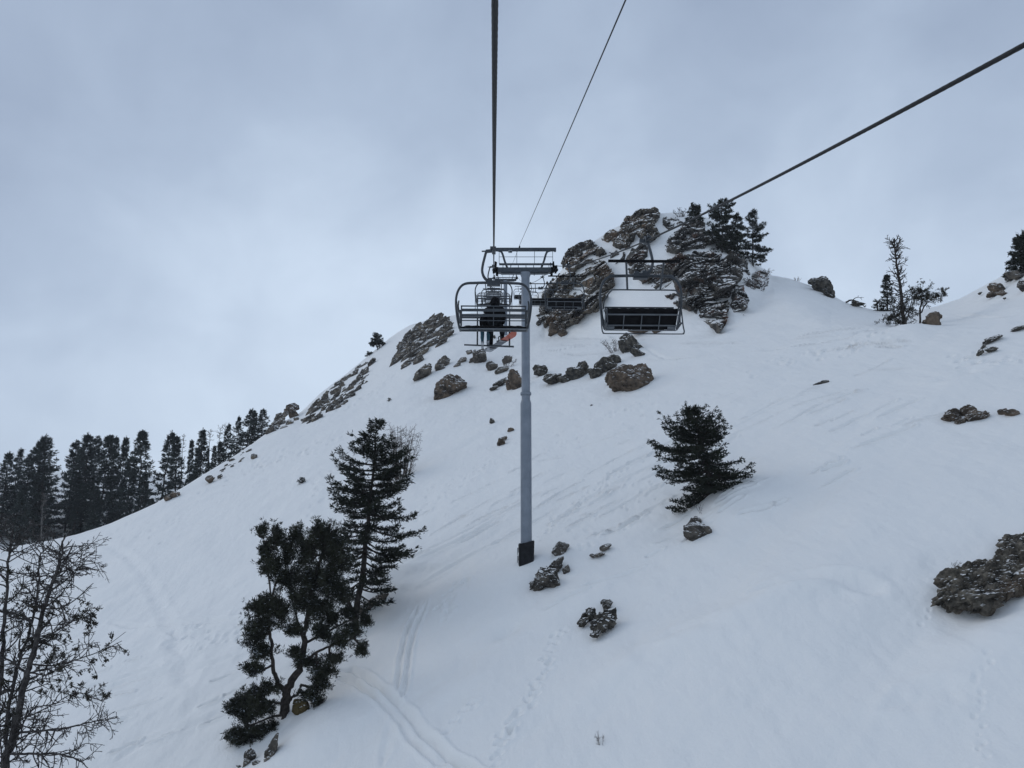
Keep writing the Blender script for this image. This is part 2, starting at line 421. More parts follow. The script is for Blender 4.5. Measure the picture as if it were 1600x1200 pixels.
_fix_tower()
TRACKS = [  # (pixels, half width m, depth m)
 ([(528,1046),(560,1050),(590,1072),(622,1104),(655,1142),(690,1176),(712,1192),(760,1210)], .16, .20),
 ([(515,1052),(548,1062),(582,1088),(614,1116),(640,1150),(672,1182),(705,1204)], .14, .16),
 ([(668,930),(652,968),(642,1000),(637,1040),(632,1075),(626,1100)], .12, .13),
 ([(655,935),(640,970),(630,1005),(624,1045),(619,1085)], .12, .13),
 ([(612,1120),(606,1160),(596,1200)], .2, .07),
 ([(150,845),(188,858),(215,885),(238,915),(256,950),(268,985),(290,1030)], .35, .05),
 ([(168,969),(215,974),(260,972),(320,967),(385,962)], .22, .10),
 ([(255,985),(300,988),(345,978),(390,972)], .22, .09),
 ([(110,1095),(160,1078),(210,1060),(270,1045),(320,1035),(385,1012)], .25, .09),
 ([(110,1082),(180,1060),(230,1042),(262,1035)], .2, .07),
 ([(170,1190),(215,1160),(260,1138),(300,1128),(340,1112),(400,1085)], .25, .06),
 ([(270,980),(280,1010),(292,1040),(296,1075)], .5, .08),
 ([(846,757),(870,744),(902,730)], .12, .10), ([(898,702),(930,692),(958,682),(985,671)], .12, .10),
 ([(962,695),(980,690),(996,683)], .12, .10), ([(872,804),(905,785),(940,766),(1000,738),(1050,712)], .14, .09),
 ([(835,722),(862,717),(885,712)], .12, .09), ([(760,758),(775,750)], .12, .09), ([(965,830),(985,815),(1010,806)], .12, .08),
 ([(640,880),(690,855),(740,830),(790,800)], .16, .10), ([(650,866),(700,842),(740,822),(800,788)], .12, .09),
 ([(700,815),(740,795),(780,772)], .12, .08), ([(655,905),(700,880),(760,850),(800,838)], .16, .07),
 ([(1000,745),(1060,712),(1110,690),(1180,655),(1260,620),(1300,606)], .14, .07),
 ([(1020,680),(1080,655),(1150,630),(1200,612)], .12, .07), ([(1080,640),(1140,618),(1190,606)], .12, .06),
 ([(1180,548),(1230,541),(1285,531),(1330,522),(1380,507)], .28, .14), ([(1215,546),(1260,537),(1310,530),(1350,520)], .2, .12),
 ([(850,528),(900,526),(950,530),(1000,541),(1040,560),(1075,562)], .2, .12), ([(840,545),(880,538),(940,536)], .2, .1),
 ([(1000,561),(1050,562),(1110,559)], .2, .1), ([(1480,490),(1530,492),(1575,494)], .2, .1),
 ([(1172,944),(1230,931),(1290,923),(1345,925),(1385,933)], .35, .12), ([(1010,1020),(1080,1000),(1150,1005)], .4, .07), ([(1380,1110),(1450,1085),(1520,1080)], .4, .08),
 ([(1370,577),(1420,573)], .12, .1), ([(1450,600),(1500,590),(1545,575)], .6, .12),
 ([(600,905),(640,897),(690,880)], .5, .10),
]
rt_ = random.Random(77)
for (x0, x1, yf, jy, n) in [(830, 1420, lambda x: 890-.42*(x-800), 95, 46), (620, 800, lambda x: 870-.5*(x-620), 60, 12), (100, 400, lambda x: 1130-.32*(x-100), 70, 16), (830, 1150, lambda x: 840-.5*(x-830), 60, 22), (840, 1100, lambda x: 540, 14, 8), (1180, 1400, lambda x: 545-.12*(x-1180), 20, 9)]:
    for k in range(n):        # fine traverse lines left by skis
        x_0 = rt_.uniform(x0, x1); L_ = rt_.uniform(25, 110); y_0 = yf(x_0)+rt_.uniform(-jy, jy); sl = (yf(x_0+10)-yf(x_0))/10+rt_.uniform(-.1, .06)
        TRACKS.append(([(x_0, y_0), (x_0+L_*.35, y_0+sl*L_*.35+rt_.uniform(-1.5, 1.5)), (x_0+L_*.7, y_0+sl*L_*.7+rt_.uniform(-1.5, 1.5)), (x_0+L_, y_0+sl*L_)], rt_.uniform(.08, .12), rt_.uniform(.09, .17)))
rng = np.random.default_rng(5)
PITS = []  # x, Y, r, depth
def pits(pxs, n, jit, r, d):
    P = [gpt0(*p) for p in pxs]
    seg = [0]
    for i in range(len(P)-1): seg.append(seg[-1]+math.hypot(P[i+1][0]-P[i][0], P[i+1][1]-P[i][1]))
    for t in np.linspace(0, seg[-1], n):
        x = np.interp(t, seg, [p[0] for p in P])+rng.normal(0, jit); y = np.interp(t, seg, [p[1] for p in P])+rng.normal(0, jit)
        PITS.append((x, y, r*rng.uniform(.7, 1.3), d*rng.uniform(.6, 1.2)))
def gpt0(px, py):
    Y = float(ground_Y(px, py)[0]); a, _ = ae(px, py); return (float(a)*Y, Y)
pits([(880,980),(858,1015),(846,1050),(838,1080)], 24, .22, .13, .10)
pits([(838,1080),(815,1110),(795,1150),(775,1190)], 26, .18, .15, .12)
pits([(745,1095),(715,1125),(695,1150)], 14, .15, .13, .08)
pits([(1546,1035),(1540,1060),(1532,1100),(1530,1150),(1526,1200)], 17, .12, .10, .05)
pits([(1478,915),(1455,940),(1435,962)], 6, .06, .09, .06)
pits([(850,835),(880,800),(930,765),(990,720)], 60, .5, .14, .10)
pits([(870,700),(930,660),(1000,630),(1090,640)], 40, 1.2, .16, .12)
pits([(480,660),(540,640),(600,600)], 60, 1.6, .35, .22)
pits([(350,745),(430,720),(520,690)], 50, 1.8, .3, .2)
pits([(500,800),(520,740),(600,700)], 30, 1.8, .3, .15)
pits([(1200,575),(1260,560),(1380,520)], 40, 1.2, .25, .15)
pits([(190,815),(230,850),(300,800)], 25, 1.6, .25, .15)
pits([(730,900),(715,915),(700,935),(690,960)], 22, .35, .2, .12)
pits([(270,985),(330,1000),(390,985)], 30, .6, .2, .1)
pits([(1500,560),(1560,570),(1600,560)], 25, .8, .22, .15)
pits([(640,800),(700,760),(760,720)], 50, 1.6, .16, .1)
pits([(880,860),(960,800),(1050,740)], 40, 1.0, .14, .09)
def smooth_noise_tracks(x, Y, z):
    for (pts, hw, dep) in TRACKS:
        P = []
        for p in pts: P.append(gpt0(*p))
        P3 = spline([(p[0], p[1], 0) for p in P], 5)
        P = np.array([(p.x, p.y) for p in P3]); W = hw*4
        bb = (x > P[:, 0].min()-W) & (x < P[:, 0].max()+W) & (Y > P[:, 1].min()-W) & (Y < P[:, 1].max()+W)
        idx = np.nonzero(bb)[0]
        if not len(idx): continue
        X_, Y_ = x[idx], Y[idx]; X_ = X_+.05*fbm(X_*1.3, Y_*1.3, s=77, o=2)
        dm = np.full(len(idx), 1e9); L = len(P)
        for i in range(L-1):
            A, B = P[i], P[i+1]; d = B-A; ll = (d**2).sum()
            if ll < 1e-9: continue
            t = np.clip(((X_-A[0])*d[0]+(Y_-A[1])*d[1])/ll, 0, 1)
            q = np.hypot(X_-A[0]-t*d[0], Y_-A[1]-t*d[1])
            end = np.minimum((i+t)/3., (L-1-i-t)/3.); q = q+np.where(end < 1, (1-end)*hw*1.5, 0)
            dm = np.minimum(dm, q)
        mod = 1.35+.55*vnoise(X_*1.7, Y_*1.7, X_*0, 5)
        z[idx] += mod*dep*(-np.exp(-(dm/hw)**2)+.45*np.exp(-((dm-hw*1.9)/(hw*.7))**2))
    for (px_, py_, r, d) in PITS:
        bb = (np.abs(x-px_) < r*3) & (np.abs(Y-py_) < r*3); idx = np.nonzero(bb)[0]
        q = np.hypot(x[idx]-px_, Y[idx]-py_)
        z[idx] += d*(-np.exp(-(q/r)**2)+.35*np.exp(-((q-r*1.5)/(r*.6))**2))
    return z
NA, NF = 1020, 980
a_in = np.linspace(-.76, .76, NA)
s_out = np.array([.03, .08, .15, .25, .38, .55, .76, 1.0]); no = len(s_out)
YY = np.concatenate([np.array([-60, -30, -15, -5, 3, 9, 13, 15, 17]), 1/np.linspace(1/19., 1/132., NF), np.arange(133, 200, 1.0), np.geomspace(203, 400, 22)])
Yc_ = np.maximum(YY, 15)[:, None]; inn = Yc_*a_in[None, :]
Xg = np.concatenate([-(inn[:, -1:]+(362-inn[:, -1:])*s_out[None, ::-1]), inn, inn[:, -1:]+(362-inn[:, -1:])*s_out[None, :]], 1)
Yg = np.repeat(YY[:, None], Xg.shape[1], 1); AA = np.zeros(Xg.shape[1])
x_, y_ = Xg.ravel(), Yg.ravel()
z_ = H(x_, y_)
z_ = smooth_noise_tracks(x_, y_, z_)
nr, nc = len(YY), len(AA)
I = np.arange(nr*nc).reshape(nr, nc)
Fq = np.stack([I[:-1, :-1].ravel(), I[:-1, 1:].ravel(), I[1:, 1:].ravel(), I[1:, :-1].ravel()], 1)
ground = mesh_np('snow_ground', np.stack([x_, y_, z_], 1), Fq, M['snow'], smooth=True)
tag(ground, kind='structure')

# ------------------------------------------------------------------ rocks
def poly_sd(px, py, poly):
    """signed distance in pixels, positive inside"""
    P = np.array(poly, float); n = len(P); d = np.full(len(px), 1e9); ins = np.zeros(len(px), bool)
    for i in range(n):
        A, B = P[i], P[(i+1) % n]; e = B-A
        t = np.clip(((px-A[0])*e[0]+(py-A[1])*e[1])/max((e**2).sum(), 1e-9), 0, 1)
        d = np.minimum(d, np.hypot(px-A[0]-t*e[0], py-A[1]-t*e[1]))
        c = ((A[1] > py) != (B[1] > py)) & (px < (B[0]-A[0])*(py-A[1])/(B[1]-A[1]+1e-12)+A[0])
        ins ^= c
    return np.where(ins, d, -d)
NROT = Euler((R(25), R(-28), R(20))).to_matrix()
NR = np.array(NROT)
def crag(poly, n, wr, aspect, tilt, mt, label, seed, name='rock_outcrop', cat='rock', rough=.15, jit=12, sub=4, gap=.30):
    """outcrop of n leaning blocks that fill an outline on the slope"""
    g = random.Random(seed); xs = [p[0] for p in poly]; ys = [p[1] for p in poly]; L = []; tries = 0
    while len(L) < n and tries < 4000:
        tries += 1; x = g.uniform(min(xs), max(xs)); y = g.uniform(min(ys), max(ys)); w = g.uniform(*wr)
        sd = float(poly_sd(np.array([x]), np.array([y]), poly)[0])
        if sd < w*aspect*.30: continue
        if any(math.hypot((x-q[0]), (y-q[1])) < gap*(w*aspect+q[3])/1.6 for q in L): continue
        L.append((x, y, w, w*aspect*g.uniform(.8, 1.2), tilt+g.uniform(-jit, jit)))
    boulders(L, mt, label, seed, name=name, cat=cat, sub=sub, rough=rough)
def stones(lobes, mt, labels, seed=0, **kw):
    for k, (L, lab) in enumerate(zip(lobes, labels)): boulders([L], mt, lab, seed*3+k, **kw)
def relief(poly, amp, seed, mt, label, name='rock_outcrop', cat='rock', step=1.25, size=(2.4, 1.6, 1.1), cover=.0, edge=5., group=None, tilt=-.14, flat=0., patch=5., forward=1., dip=25):
    poly = [tuple(p) for p in poly]
    xs = [p[0] for p in poly]; ys = [p[1] for p in poly]; m = 6
    gx = np.arange(min(xs)-m, max(xs)+m, step); gy = np.arange(min(ys)-m, max(ys)+m, step)
    PX, PY = np.meshgrid(gx, gy); shp = PX.shape; px, py = PX.ravel(), PY.ravel()
    sd = poly_sd(px, py, poly)
    a, e = ae(px, py); Y = ground_Y(px, py); x = a*Y; z = H(x, Y)
    P = np.stack([x, Y, z], 1)
    # keep points above the crest line at their real height: lift along the sight line
    zr = e*Y; lift = np.clip(zr-H0(x, Y), 0, 6)
    P[:, 2] += np.where(lift > .4, lift, 0)
    cd_, sd__ = math.cos(R(dip)), math.sin(R(dip)); zz_ = P[:, 2]; wx = P[:, 0]+1.5*fbm(P[:, 0]/3, P[:, 1]/6, zz_/3, s=seed+50, o=2)
    wz = zz_+1.5*fbm(P[:, 0]/3+9, P[:, 1]/6, zz_/3, s=seed+51, o=2)
    Q = np.stack([wx*cd_+wz*sd__, P[:, 1]*.35, -wx*sd__+wz*cd_], 1)
    h1, c1 = blocks(Q, size, seed); h2, c2 = blocks(Q, np.array(size)*.36, seed+20); h3, c3 = blocks(Q, np.array(size)*.14, seed+30)
    f = fbm(Q[:, 0]/patch, Q[:, 1]/patch, Q[:, 2]/patch*1.7, s=seed, o=4)
    big = (h1-.35)*1.35+(h2-.5)*.45+(h3-.5)*.09-.30*np.exp(-(c1/.08)**2)-.2*np.exp(-(c2/.14)**2)
    en = np.clip((sd+edge*.35*fbm(px/7, py/7, s=seed+5, o=3)*2)/edge, -1, 1)
    h = amp*(np.minimum(en*1.4, 1)*(.45+.0)+big*.75*np.clip(en+.4, 0, 1)+f*.9*(1-flat)+cover)
    h = np.where(en < 0, np.minimum(h, en*amp), h)
    N = np.array([-.12, -forward, tilt]); N = N/np.linalg.norm(N)
    V = P+N[None, :]*h[:, None]
    keep = (h > -amp*.45).reshape(shp)
    kf = keep[:-1, :-1] & keep[1:, :-1] & keep[:-1, 1:] & keep[1:, 1:]
    I_ = np.arange(len(px)).reshape(shp)
    F = np.stack([I_[1:, :-1][kf], I_[1:, 1:][kf], I_[:-1, 1:][kf], I_[:-1, :-1][kf]], 1)
    if not len(F): print('EMPTY relief', label); return None
    used, inv = np.unique(F.ravel(), return_inverse=True)
    V = V[used]; F = inv.reshape(F.shape)
    # skirt: give the outcrop thickness into the slope
    c = V.mean(0)
    ed = {}
    for q in F:
        for i in range(4):
            k = (q[i], q[(i+1) % 4])
            if (k[1], k[0]) in ed: del ed[(k[1], k[0])]
            else: ed[k] = 1
    bl = {}; extra = []
    for (i, j) in ed:
        for q in (i, j):
            if q not in bl: bl[q] = len(V)+len(extra); extra.append(V[q]-N*1.2)
    if extra:
        V = np.vstack([V, np.array(extra)]); F = np.vstack([F, np.array([(j, i, bl[i], bl[j]) for (i, j) in ed])])
    o = mesh_np(name, V-c, F, mt, smooth=False, loc=c)
    tag(o, label, cat, group)
    return o
_ico = {}
def ico(n):
    if n not in _ico:
        bm = bmesh.new(); bmesh.ops.create_icosphere(bm, subdivisions=n, radius=1)
        _ico[n] = (np.array([v.co[:] for v in bm.verts]), np.array([[v.index for v in f.verts] for f in bm.faces])); bm.free()
    return _ico[n]
def lobe(c, r3, seed, rot=0., sub=4, rough=.16, npl=13):
    V, F = ico(sub); g = np.random.default_rng(seed)
    pn = g.normal(size=(npl, 3)); pn /= np.linalg.norm(pn, axis=1)[:, None]; pd = g.uniform(.62, 1.0, npl)
    dt = V @ pn.T
    rr = np.where(dt > .05, pd[None, :]/np.maximum(dt, .05), 9)
    srt = np.sort(rr, axis=1); r = np.minimum(srt[:, 0], 1.15)
    h, cr = blocks(V*1.0+seed*.37, (.55, .5, .42), seed)
    h2, cr2 = blocks(V*1.0+seed*.37, (.2, .2, .16), seed+9)
    r = r*(1+rough*(h-.5)*1.6+rough*.5*(h2-.5)-rough*.7*np.exp(-(cr/.08)**2)+rough*.5*fbm(V[:, 0]*3, V[:, 1]*3, V[:, 2]*3, s=seed, o=3))
    W = V*r[:, None]*np.array(r3)[None, :]
    cs, sn = math.cos(rot), math.sin(rot)          # rotation in the vertical picture plane
    W = np.stack([W[:, 0]*cs-W[:, 2]*sn, W[:, 1], W[:, 0]*sn+W[:, 2]*cs], 1)
    return W+np.array(c)[None, :], F
def boulders(lobes, mt, label, seed=0, name='rock', cat='rock', group=None, sub=4, rough=.11, sink=.12):
    """lobes: (px, py, width px, height px, tilt deg); all of one outcrop"""
    Vs, Fs, b = [], [], 0; g = random.Random(seed)
    for k, L in enumerate(lobes):
        px, py, w, h = L[:4]; rot = R(L[4]) if len(L) > 4 else 0
        Y = float(ground_Y(px, py+h*.35)[0]); s = Y/1200*1.03
        rx, rz = w/2*s, h/2*s; ry = (rx+rz)/2*.9
        p = at(px, py, Y-ry*.1)-Vector((0, 0, rz*sink))
        V, F = lobe(p, (rx*1.1, ry, rz*1.15), seed*17+k*5+3, rot, sub, rough)
        Vs.append(V); Fs.append(F+b); b += len(V)
    V = np.vstack(Vs); c = V.mean(0)
    o = mesh_np(name, V-c, np.vstack(Fs), mt, loc=c)
    tag(o, label, cat, group); return o
# ---- the craggy peak
relief([(878,408),(884,392),(905,378),(922,374),(936,384),(948,394),(928,402),(915,414),(896,424),(880,422)], 1.9, 11, M['cliff_tan'], 'tan and grey crag on the upper left shoulder of the peak', cover=.15)
relief([(940,372),(955,358),(970,362),(962,372),(948,378)], 1.2, 19, M['cliff_tan'], 'small pale tan rock on the skyline left of the summit crag', name='rock', cover=.4)
relief([(957,382),(963,362),(975,342),(1000,326),(1022,324),(1034,338),(1022,352),(1033,368),(1012,380),(994,366),(984,384),(970,386)], 2.0, 12, M['cliff_tan'], 'summit crag with a rusty left face at the very top of the peak', cover=.18)
relief([(836,492),(846,470),(856,440),(872,424),(896,424),(918,404),(940,404),(956,418),(960,445),(944,466),(934,484),(912,490),(898,505),(884,512),(870,500),(852,512),(838,505)], 2.3, 13, M['cliff_tan'], 'blocky rust-stained crag low on the left of the peak, behind the second downhill chair', cover=.10, patch=4)
relief([(976,408),(985,392),(1000,380),(1014,384),(1010,398),(998,408),(984,414)], 1.4, 14, M['cliff'], 'small broken outcrop above the downhill chair hanger, below the summit crag', cover=.1)
relief([(980,418),(1000,408),(1040,412),(1052,424),(1050,448),(1030,452),(1004,446),(998,430),(984,426)], 1.3, 15, M['cliff'], 'patchy snow-dusted ledges in the middle of the peak, behind the empty downhill chair', cover=.03, patch=3)
relief([(1036,386),(1046,366),(1064,352),(1080,342),(1098,346),(1110,360),(1118,378),(1100,388),(1080,388),(1060,394),(1044,392)], 2.0, 16, M['cliff'], 'dark crag below the summit bushes with long snowy ledges', cover=.10)
relief([(1040,406),(1062,396),(1090,392),(1122,394),(1150,400),(1160,420),(1156,436),(1144,452),(1140,478),(1132,508),(1122,522),(1108,508),(1088,494),(1064,484),(1046,470),(1038,460),(1058,452),(1050,436),(1028,424)], 2.6, 17, M['cliff'], 'tall dark cliff with a pointed foot on the right side of the peak', name='cliff', cat='cliff', cover=.16, size=(3.0, 1.6, 1.2))
relief([(1110,362),(1128,366),(1150,386),(1168,408),(1172,428),(1158,424),(1148,402),(1126,386)], 1.8, 18, M['cliff'], 'rocks running down the right shoulder of the peak under the two firs', cover=-.02, patch=3)
relief([(1142,462),(1150,446),(1160,444),(1168,462),(1170,478),(1160,490),(1144,492)], 1.5, 21, M['cliff'], 'narrow snow-streaked rock standing just right of the tall cliff foot', name='rock', cover=.12, patch=2.5)
relief([(1162,436),(1176,424),(1196,420),(1204,438),(1192,452),(1174,450)], .9, 22, M['cliff'], 'scattered stones among the bare bush on the right shoulder of the peak', cover=-.22, patch=2, name='rock')
boulders([(1008,512,52,17,-3),(1030,514,20,12,10)], M['brown'], 'flat brown rock seen just under the empty downhill chair seat', 31)
boulders([(868,512,26,20,0),(880,519,14,12,0)], M['brown'], 'small brown boulder at the foot of the blocky crag, right of the tower column', 33)
boulders([(986,540,34,26,-35),(978,534,20,24,10),(998,552,28,12,-25)], M['dark'], 'upright dark boulder above the long rock band, right of the bare bush', 34)
boulders([(984,592,52,42,10),(1000,586,34,34,-20),(962,588,34,30,20)], M['brown'], 'largest brown boulder at the right end of the rock band below the peak', 35, sub=5)
boulders([(942,572,34,24,15),(930,582,22,18,0),(958,564,20,16,0)], M['dark'], 'dark snow-capped rock touching the left side of the largest brown boulder', 36)
boulders([(898,583,26,22,10),(912,576,18,22,30),(884,590,20,14,0)], M['dark'], 'jagged dark rock in the middle of the band right of the tower column', 37)
boulders([(865,590,28,20,0)], M['dark'], 'rounded dark boulder in the band, second from the tower column', 38)
boulders([(845,580,20,16,0),(838,574,10,10,0)], M['dark'], 'small dark boulder in the band immediately right of the tower column', 39)
boulders([(806,594,22,30,20),(798,600,14,16,0)], M['brown'], 'brown boulder half hidden behind the left edge of the tower column', 40)
stones([(782,598,22,10,25),(772,606,12,6,25)], M['dark'], ['upper thin slanting rock left of the column below the small bare bush', 'lower thin slanting rock left of the column below the small bare bush'], 41)
stones([(768,572,18,14,20),(784,578,20,9,25),(793,562,14,12,20)], M['rock'], ['broken stone left of the small bare bush by the column', 'thin broken stone under the small bare bush by the column', 'broken stone behind the twigs of the small bare bush by the column'], 42)
stones([(750,556,22,24,40),(738,562,12,8,30)], M['rock'], ["leaning grey rock under the snowboarder's feet", "small stone beside the leaning rock under the snowboarder's feet"], 43)
boulders([(702,602,42,36,35),(694,612,30,22,20)], M['brown'], 'big isolated brown boulder on the open snow left of the rider chair', 44, sub=5)
crag([(614,568),(618,548),(634,524),(652,506),(680,496),(702,502),(706,520),(700,536),(680,548),(668,556),(652,568),(632,574)], 44, (14, 32), .42, 42, M['ridge'], 'large slanting brown-grey crag on the left ridge, right of the lone round pine', 45, gap=.52, rough=.2)
stones([(660,583,42,18,42)], M['ridge'], ['slanting slab just below the large crag on the left ridge'], 46)
boulders([(694,566,26,15,40),(688,574,14,10,20)], M['ridge'], 'small slanting rock between the ridge crag and the rider chair', 47)
stones([(722,562,14,8,30),(714,570,10,5,30),(733,550,10,7,20)], M['ridge'], ['left one of three tiny rocks left of the lowered footrest', 'thinnest of three tiny rocks, below the others, left of the lowered footrest', 'upper right one of three tiny rocks left of the lowered footrest'], 48)
crag([(474,660),(480,642),(498,622),(520,602),(545,580),(570,566),(596,554),(588,568),(574,580),(576,600),(560,612),(545,628),(522,642),(508,654),(490,660),(478,664)], 80, (7, 21), .42, 50, M['ridge'], 'long broken rock band striping the left ridge below the lone round pine', 49, gap=.55, rough=.2)
crag([(420,674),(428,650),(440,634),(450,642),(444,660),(430,676)], 9, (9, 17), .7, 50, M['ridge'], 'dark craggy rock on the ridge beside the right end of the forest', 50)
boulders([(457,635,18,11,0),(450,641,12,9,0),(458,646,17,18,10)], M['brown'], 'small brown rock on the skyline above the forest end', 51)
stones([(452,662,12,9,20),(444,668,10,6,20),(463,655,8,7,30)], M['ridge'], ['middle stone of three below the skyline between forest and long rock band', 'lowest stone of three below the skyline between forest and long rock band', 'highest stone of three below the skyline between forest and long rock band'], 52)
boulders([(397,714,9,8,30)], M['ridge'], 'single small stone on open snow below the right end of the forest', 53)
crag([(338,746),(352,722),(372,708),(394,702),(382,718),(362,734),(346,748)], 16, (4, 11), .5, 40, M['ridge'], 'low broken rocks along the snow edge in front of the forest', 54, sub=3)
stones([(272,772,16,10,20),(262,778,10,8,0),(328,748,12,12,30)], M['brown'], ['wider brown rock at the snow edge near the middle of the forest', 'small brown rock touching the lower end of the wider one at the forest edge', 'brown rock on the snow edge below the bare grey snags'], 55)
# ---- rocks on the near slope
boulders([(856,902,34,34,35),(876,858,22,26,-20),(846,908,34,22,20),(868,884,26,18,45),(884,890,14,10,40)], M['rock'], 'tall two-lobed grey boulder right of the black tower pad', 60, sub=5, rough=.15)
stones([(946,855,16,8,25),(936,866,16,6,20),(926,868,8,5,0)], M['rock'], ['upper flat stone on the snow right of the tall two-lobed boulder', 'middle flat stone just below the upper one, right of the two-lobed boulder', 'tiniest flat stone, left of the other two, right of the two-lobed boulder'], 61)
boulders([(920,960,20,18,40),(910,972,16,9,40)], M['dark'], 'left one of three lichen-dark stones below the tall two-lobed boulder', 62, rough=.18)
boulders([(948,944,16,10,20),(944,940,10,6,0)], M['dark'], 'top small one of three lichen-dark stones below the tall two-lobed boulder', 621, rough=.18)
boulders([(946,966,28,26,35),(936,978,22,18,40),(931,990,16,10,30)], M['dark'], 'biggest, right one of three lichen-dark stones below the two-lobed boulder', 622, rough=.18)
boulders([(1094,832,40,26,-25),(1086,820,18,22,-10),(1112,830,10,8,0)], M['rock'], 'pale-faced boulder sticking out below the right-hand fir', 63, sub=5)
boulders([(1076,843,7,5,0)], M['rock'], 'pebble-sized stone left of the pale-faced boulder', 631, sub=3)
crag([(1474,940),(1472,925),(1484,912),(1486,895),(1500,885),(1530,880),(1545,870),(1575,862),(1600,850),(1660,838),(1680,890),(1640,912),(1600,920),(1582,928),(1560,938),(1545,950),(1520,955),(1508,944),(1500,956),(1484,954)], 75, (24, 56), .62, 24, M['near'], 'large rough dark outcrop at the right edge of the lower slope', 64, rough=.2, jit=22)
crag([(1560,852),(1572,842),(1600,834),(1640,826),(1640,850),(1600,858),(1570,862)], 12, (18, 34), .55, 20, M['near'], 'thin upper ledge of rock above the large rough outcrop, right edge', 641, rough=.22)
boulders([(1489,652,32,22,0),(1500,660,18,14,0),(1514,645,20,20,10),(1526,651,34,18,0),(1508,641,12,10,0)], M['brown'], 'clump of round brown boulders on the open right slope', 65, sub=5)
stones([(1569,644,16,12,0),(1583,646,22,11,-5)], M['brown'], ['rounder left stone of a brown pair near the right edge', 'longer right stone of a brown pair near the right edge'], 66)
boulders([(1278,602,14,7,20),(1288,598,12,8,20)], M['dark'], 'small dark stone alone in the middle of the right slope', 67)
stones([(1552,529,28,9,25),(1537,541,10,4,40)], M['dark'], ['flat dark stone near the right edge, highest of a loose cluster', 'small stone at the lower left tip of the highest flat stone'], 68)
stones([(1531,551,12,8,40),(1548,546,20,7,8)], M['dark'], ['short slanting stone, lowest left of the flat stones near the right edge', 'long flat stone, lowest right of the flat stones near the right edge'], 69)
boulders([(1592,512,26,8,15)], M['dark'], 'dark slab cut by the right edge of the photo, above the flat stones', 70)
boulders([(1458,500,24,22,20),(1447,503,12,8,0),(1464,494,12,10,0)], M['brown'], 'rounded tan boulder right of the trees in the saddle', 71)
boulders([(1558,450,26,17,0),(1550,460,18,8,20),(1566,458,16,8,0)], M['brown'], 'brown boulder on the right skyline below the edge juniper', 72)
stones([(1531,458,7,4,30),(1569,466,5,4,0)], M['dark'], ['left pebble below the brown boulder on the right skyline', 'right pebble below the brown boulder on the right skyline'], 73, sub=3)
boulders([(1590,430,30,12,-15),(1600,446,18,18,0),(1577,436,14,6,0)], M['rock'], 'rocks at the right edge under the juniper', 74)
boulders([(1283,446,32,24,-35),(1296,458,22,12,-35),(1270,440,16,8,-10)], M['dark'], 'snow-capped dark rock on the skyline left of the saddle', 75, sub=5)
boulders([(1340,474,20,8,-10)], M['dark'], 'low dark rock beside the fallen branch in the saddle', 76)
boulders([(783,690,16,9,45),(788,684,8,6,30)], M['brown'], 'small brown stone left of the column, lowest of three', 77)
boulders([(797,671,10,6,10)], M['brown'], 'tiny stone left of the column, middle of three', 78, sub=3)
boulders([(769,657,8,8,50)], M['dark'], 'tiny dark stone left of the column, highest of three', 79, sub=3)
boulders([(925,634,6,4,0)], M['dark'], 'speck of dark stone below the largest brown boulder', 80, sub=3)
stones([(596,930,22,10,25),(578,944,22,12,35),(566,952,12,10,0)], M['rock'], ['upper right brown-grey stone at the foot of the tall near fir', 'middle brown-grey stone at the foot of the tall near fir', 'lowest brown-grey stone against the trunk of the tall near fir'], 81)
boulders([(473,1103,24,22,20)], M['olive'], 'yellow-brown lichen rock behind the trunk of the forked pine', 82)
boulders([(424,1172,16,36,-18),(418,1190,12,14,0)], M['rock'], 'upright grey stone below the roots of the forked pine', 83)
boulders([(390,1180,14,18,-30),(384,1192,10,12,0)], M['rock'], 'grey stone at the bottom edge left of the upright stone', 84)
boulders([(402,1193,12,10,0)], M['rock'], 'rounded stone at the bottom edge between two taller stones', 85)
boulders([(438,1180,9,9,0)], M['rock'], 'small stone right of the upright stone below the forked pine', 86, sub=3)
boulders([(373,1197,6,4,0)], M['dark'], 'tiny stone at the bottom edge furthest left below the forked pine', 87, sub=3)
boulders([(772,526,5,5,0)], M['dark'], 'dark pebble on the snow behind the rider legs', 88, sub=3)
relief([(944,396),(962,388),(978,392),(976,404),(960,410),(948,406)], 1.1, 191, M['cliff'], 'half-buried rock between the left shoulder crag and the summit crag', cover=-.02, patch=2.5, name='rock')
relief([(1036,338),(1056,334),(1078,338),(1066,350),(1046,356),(1036,350)], 1.0, 192, M['cliff'], 'low snowy rocks under the leafless brush on the summit', cover=-.05, patch=2.5, name='rock')

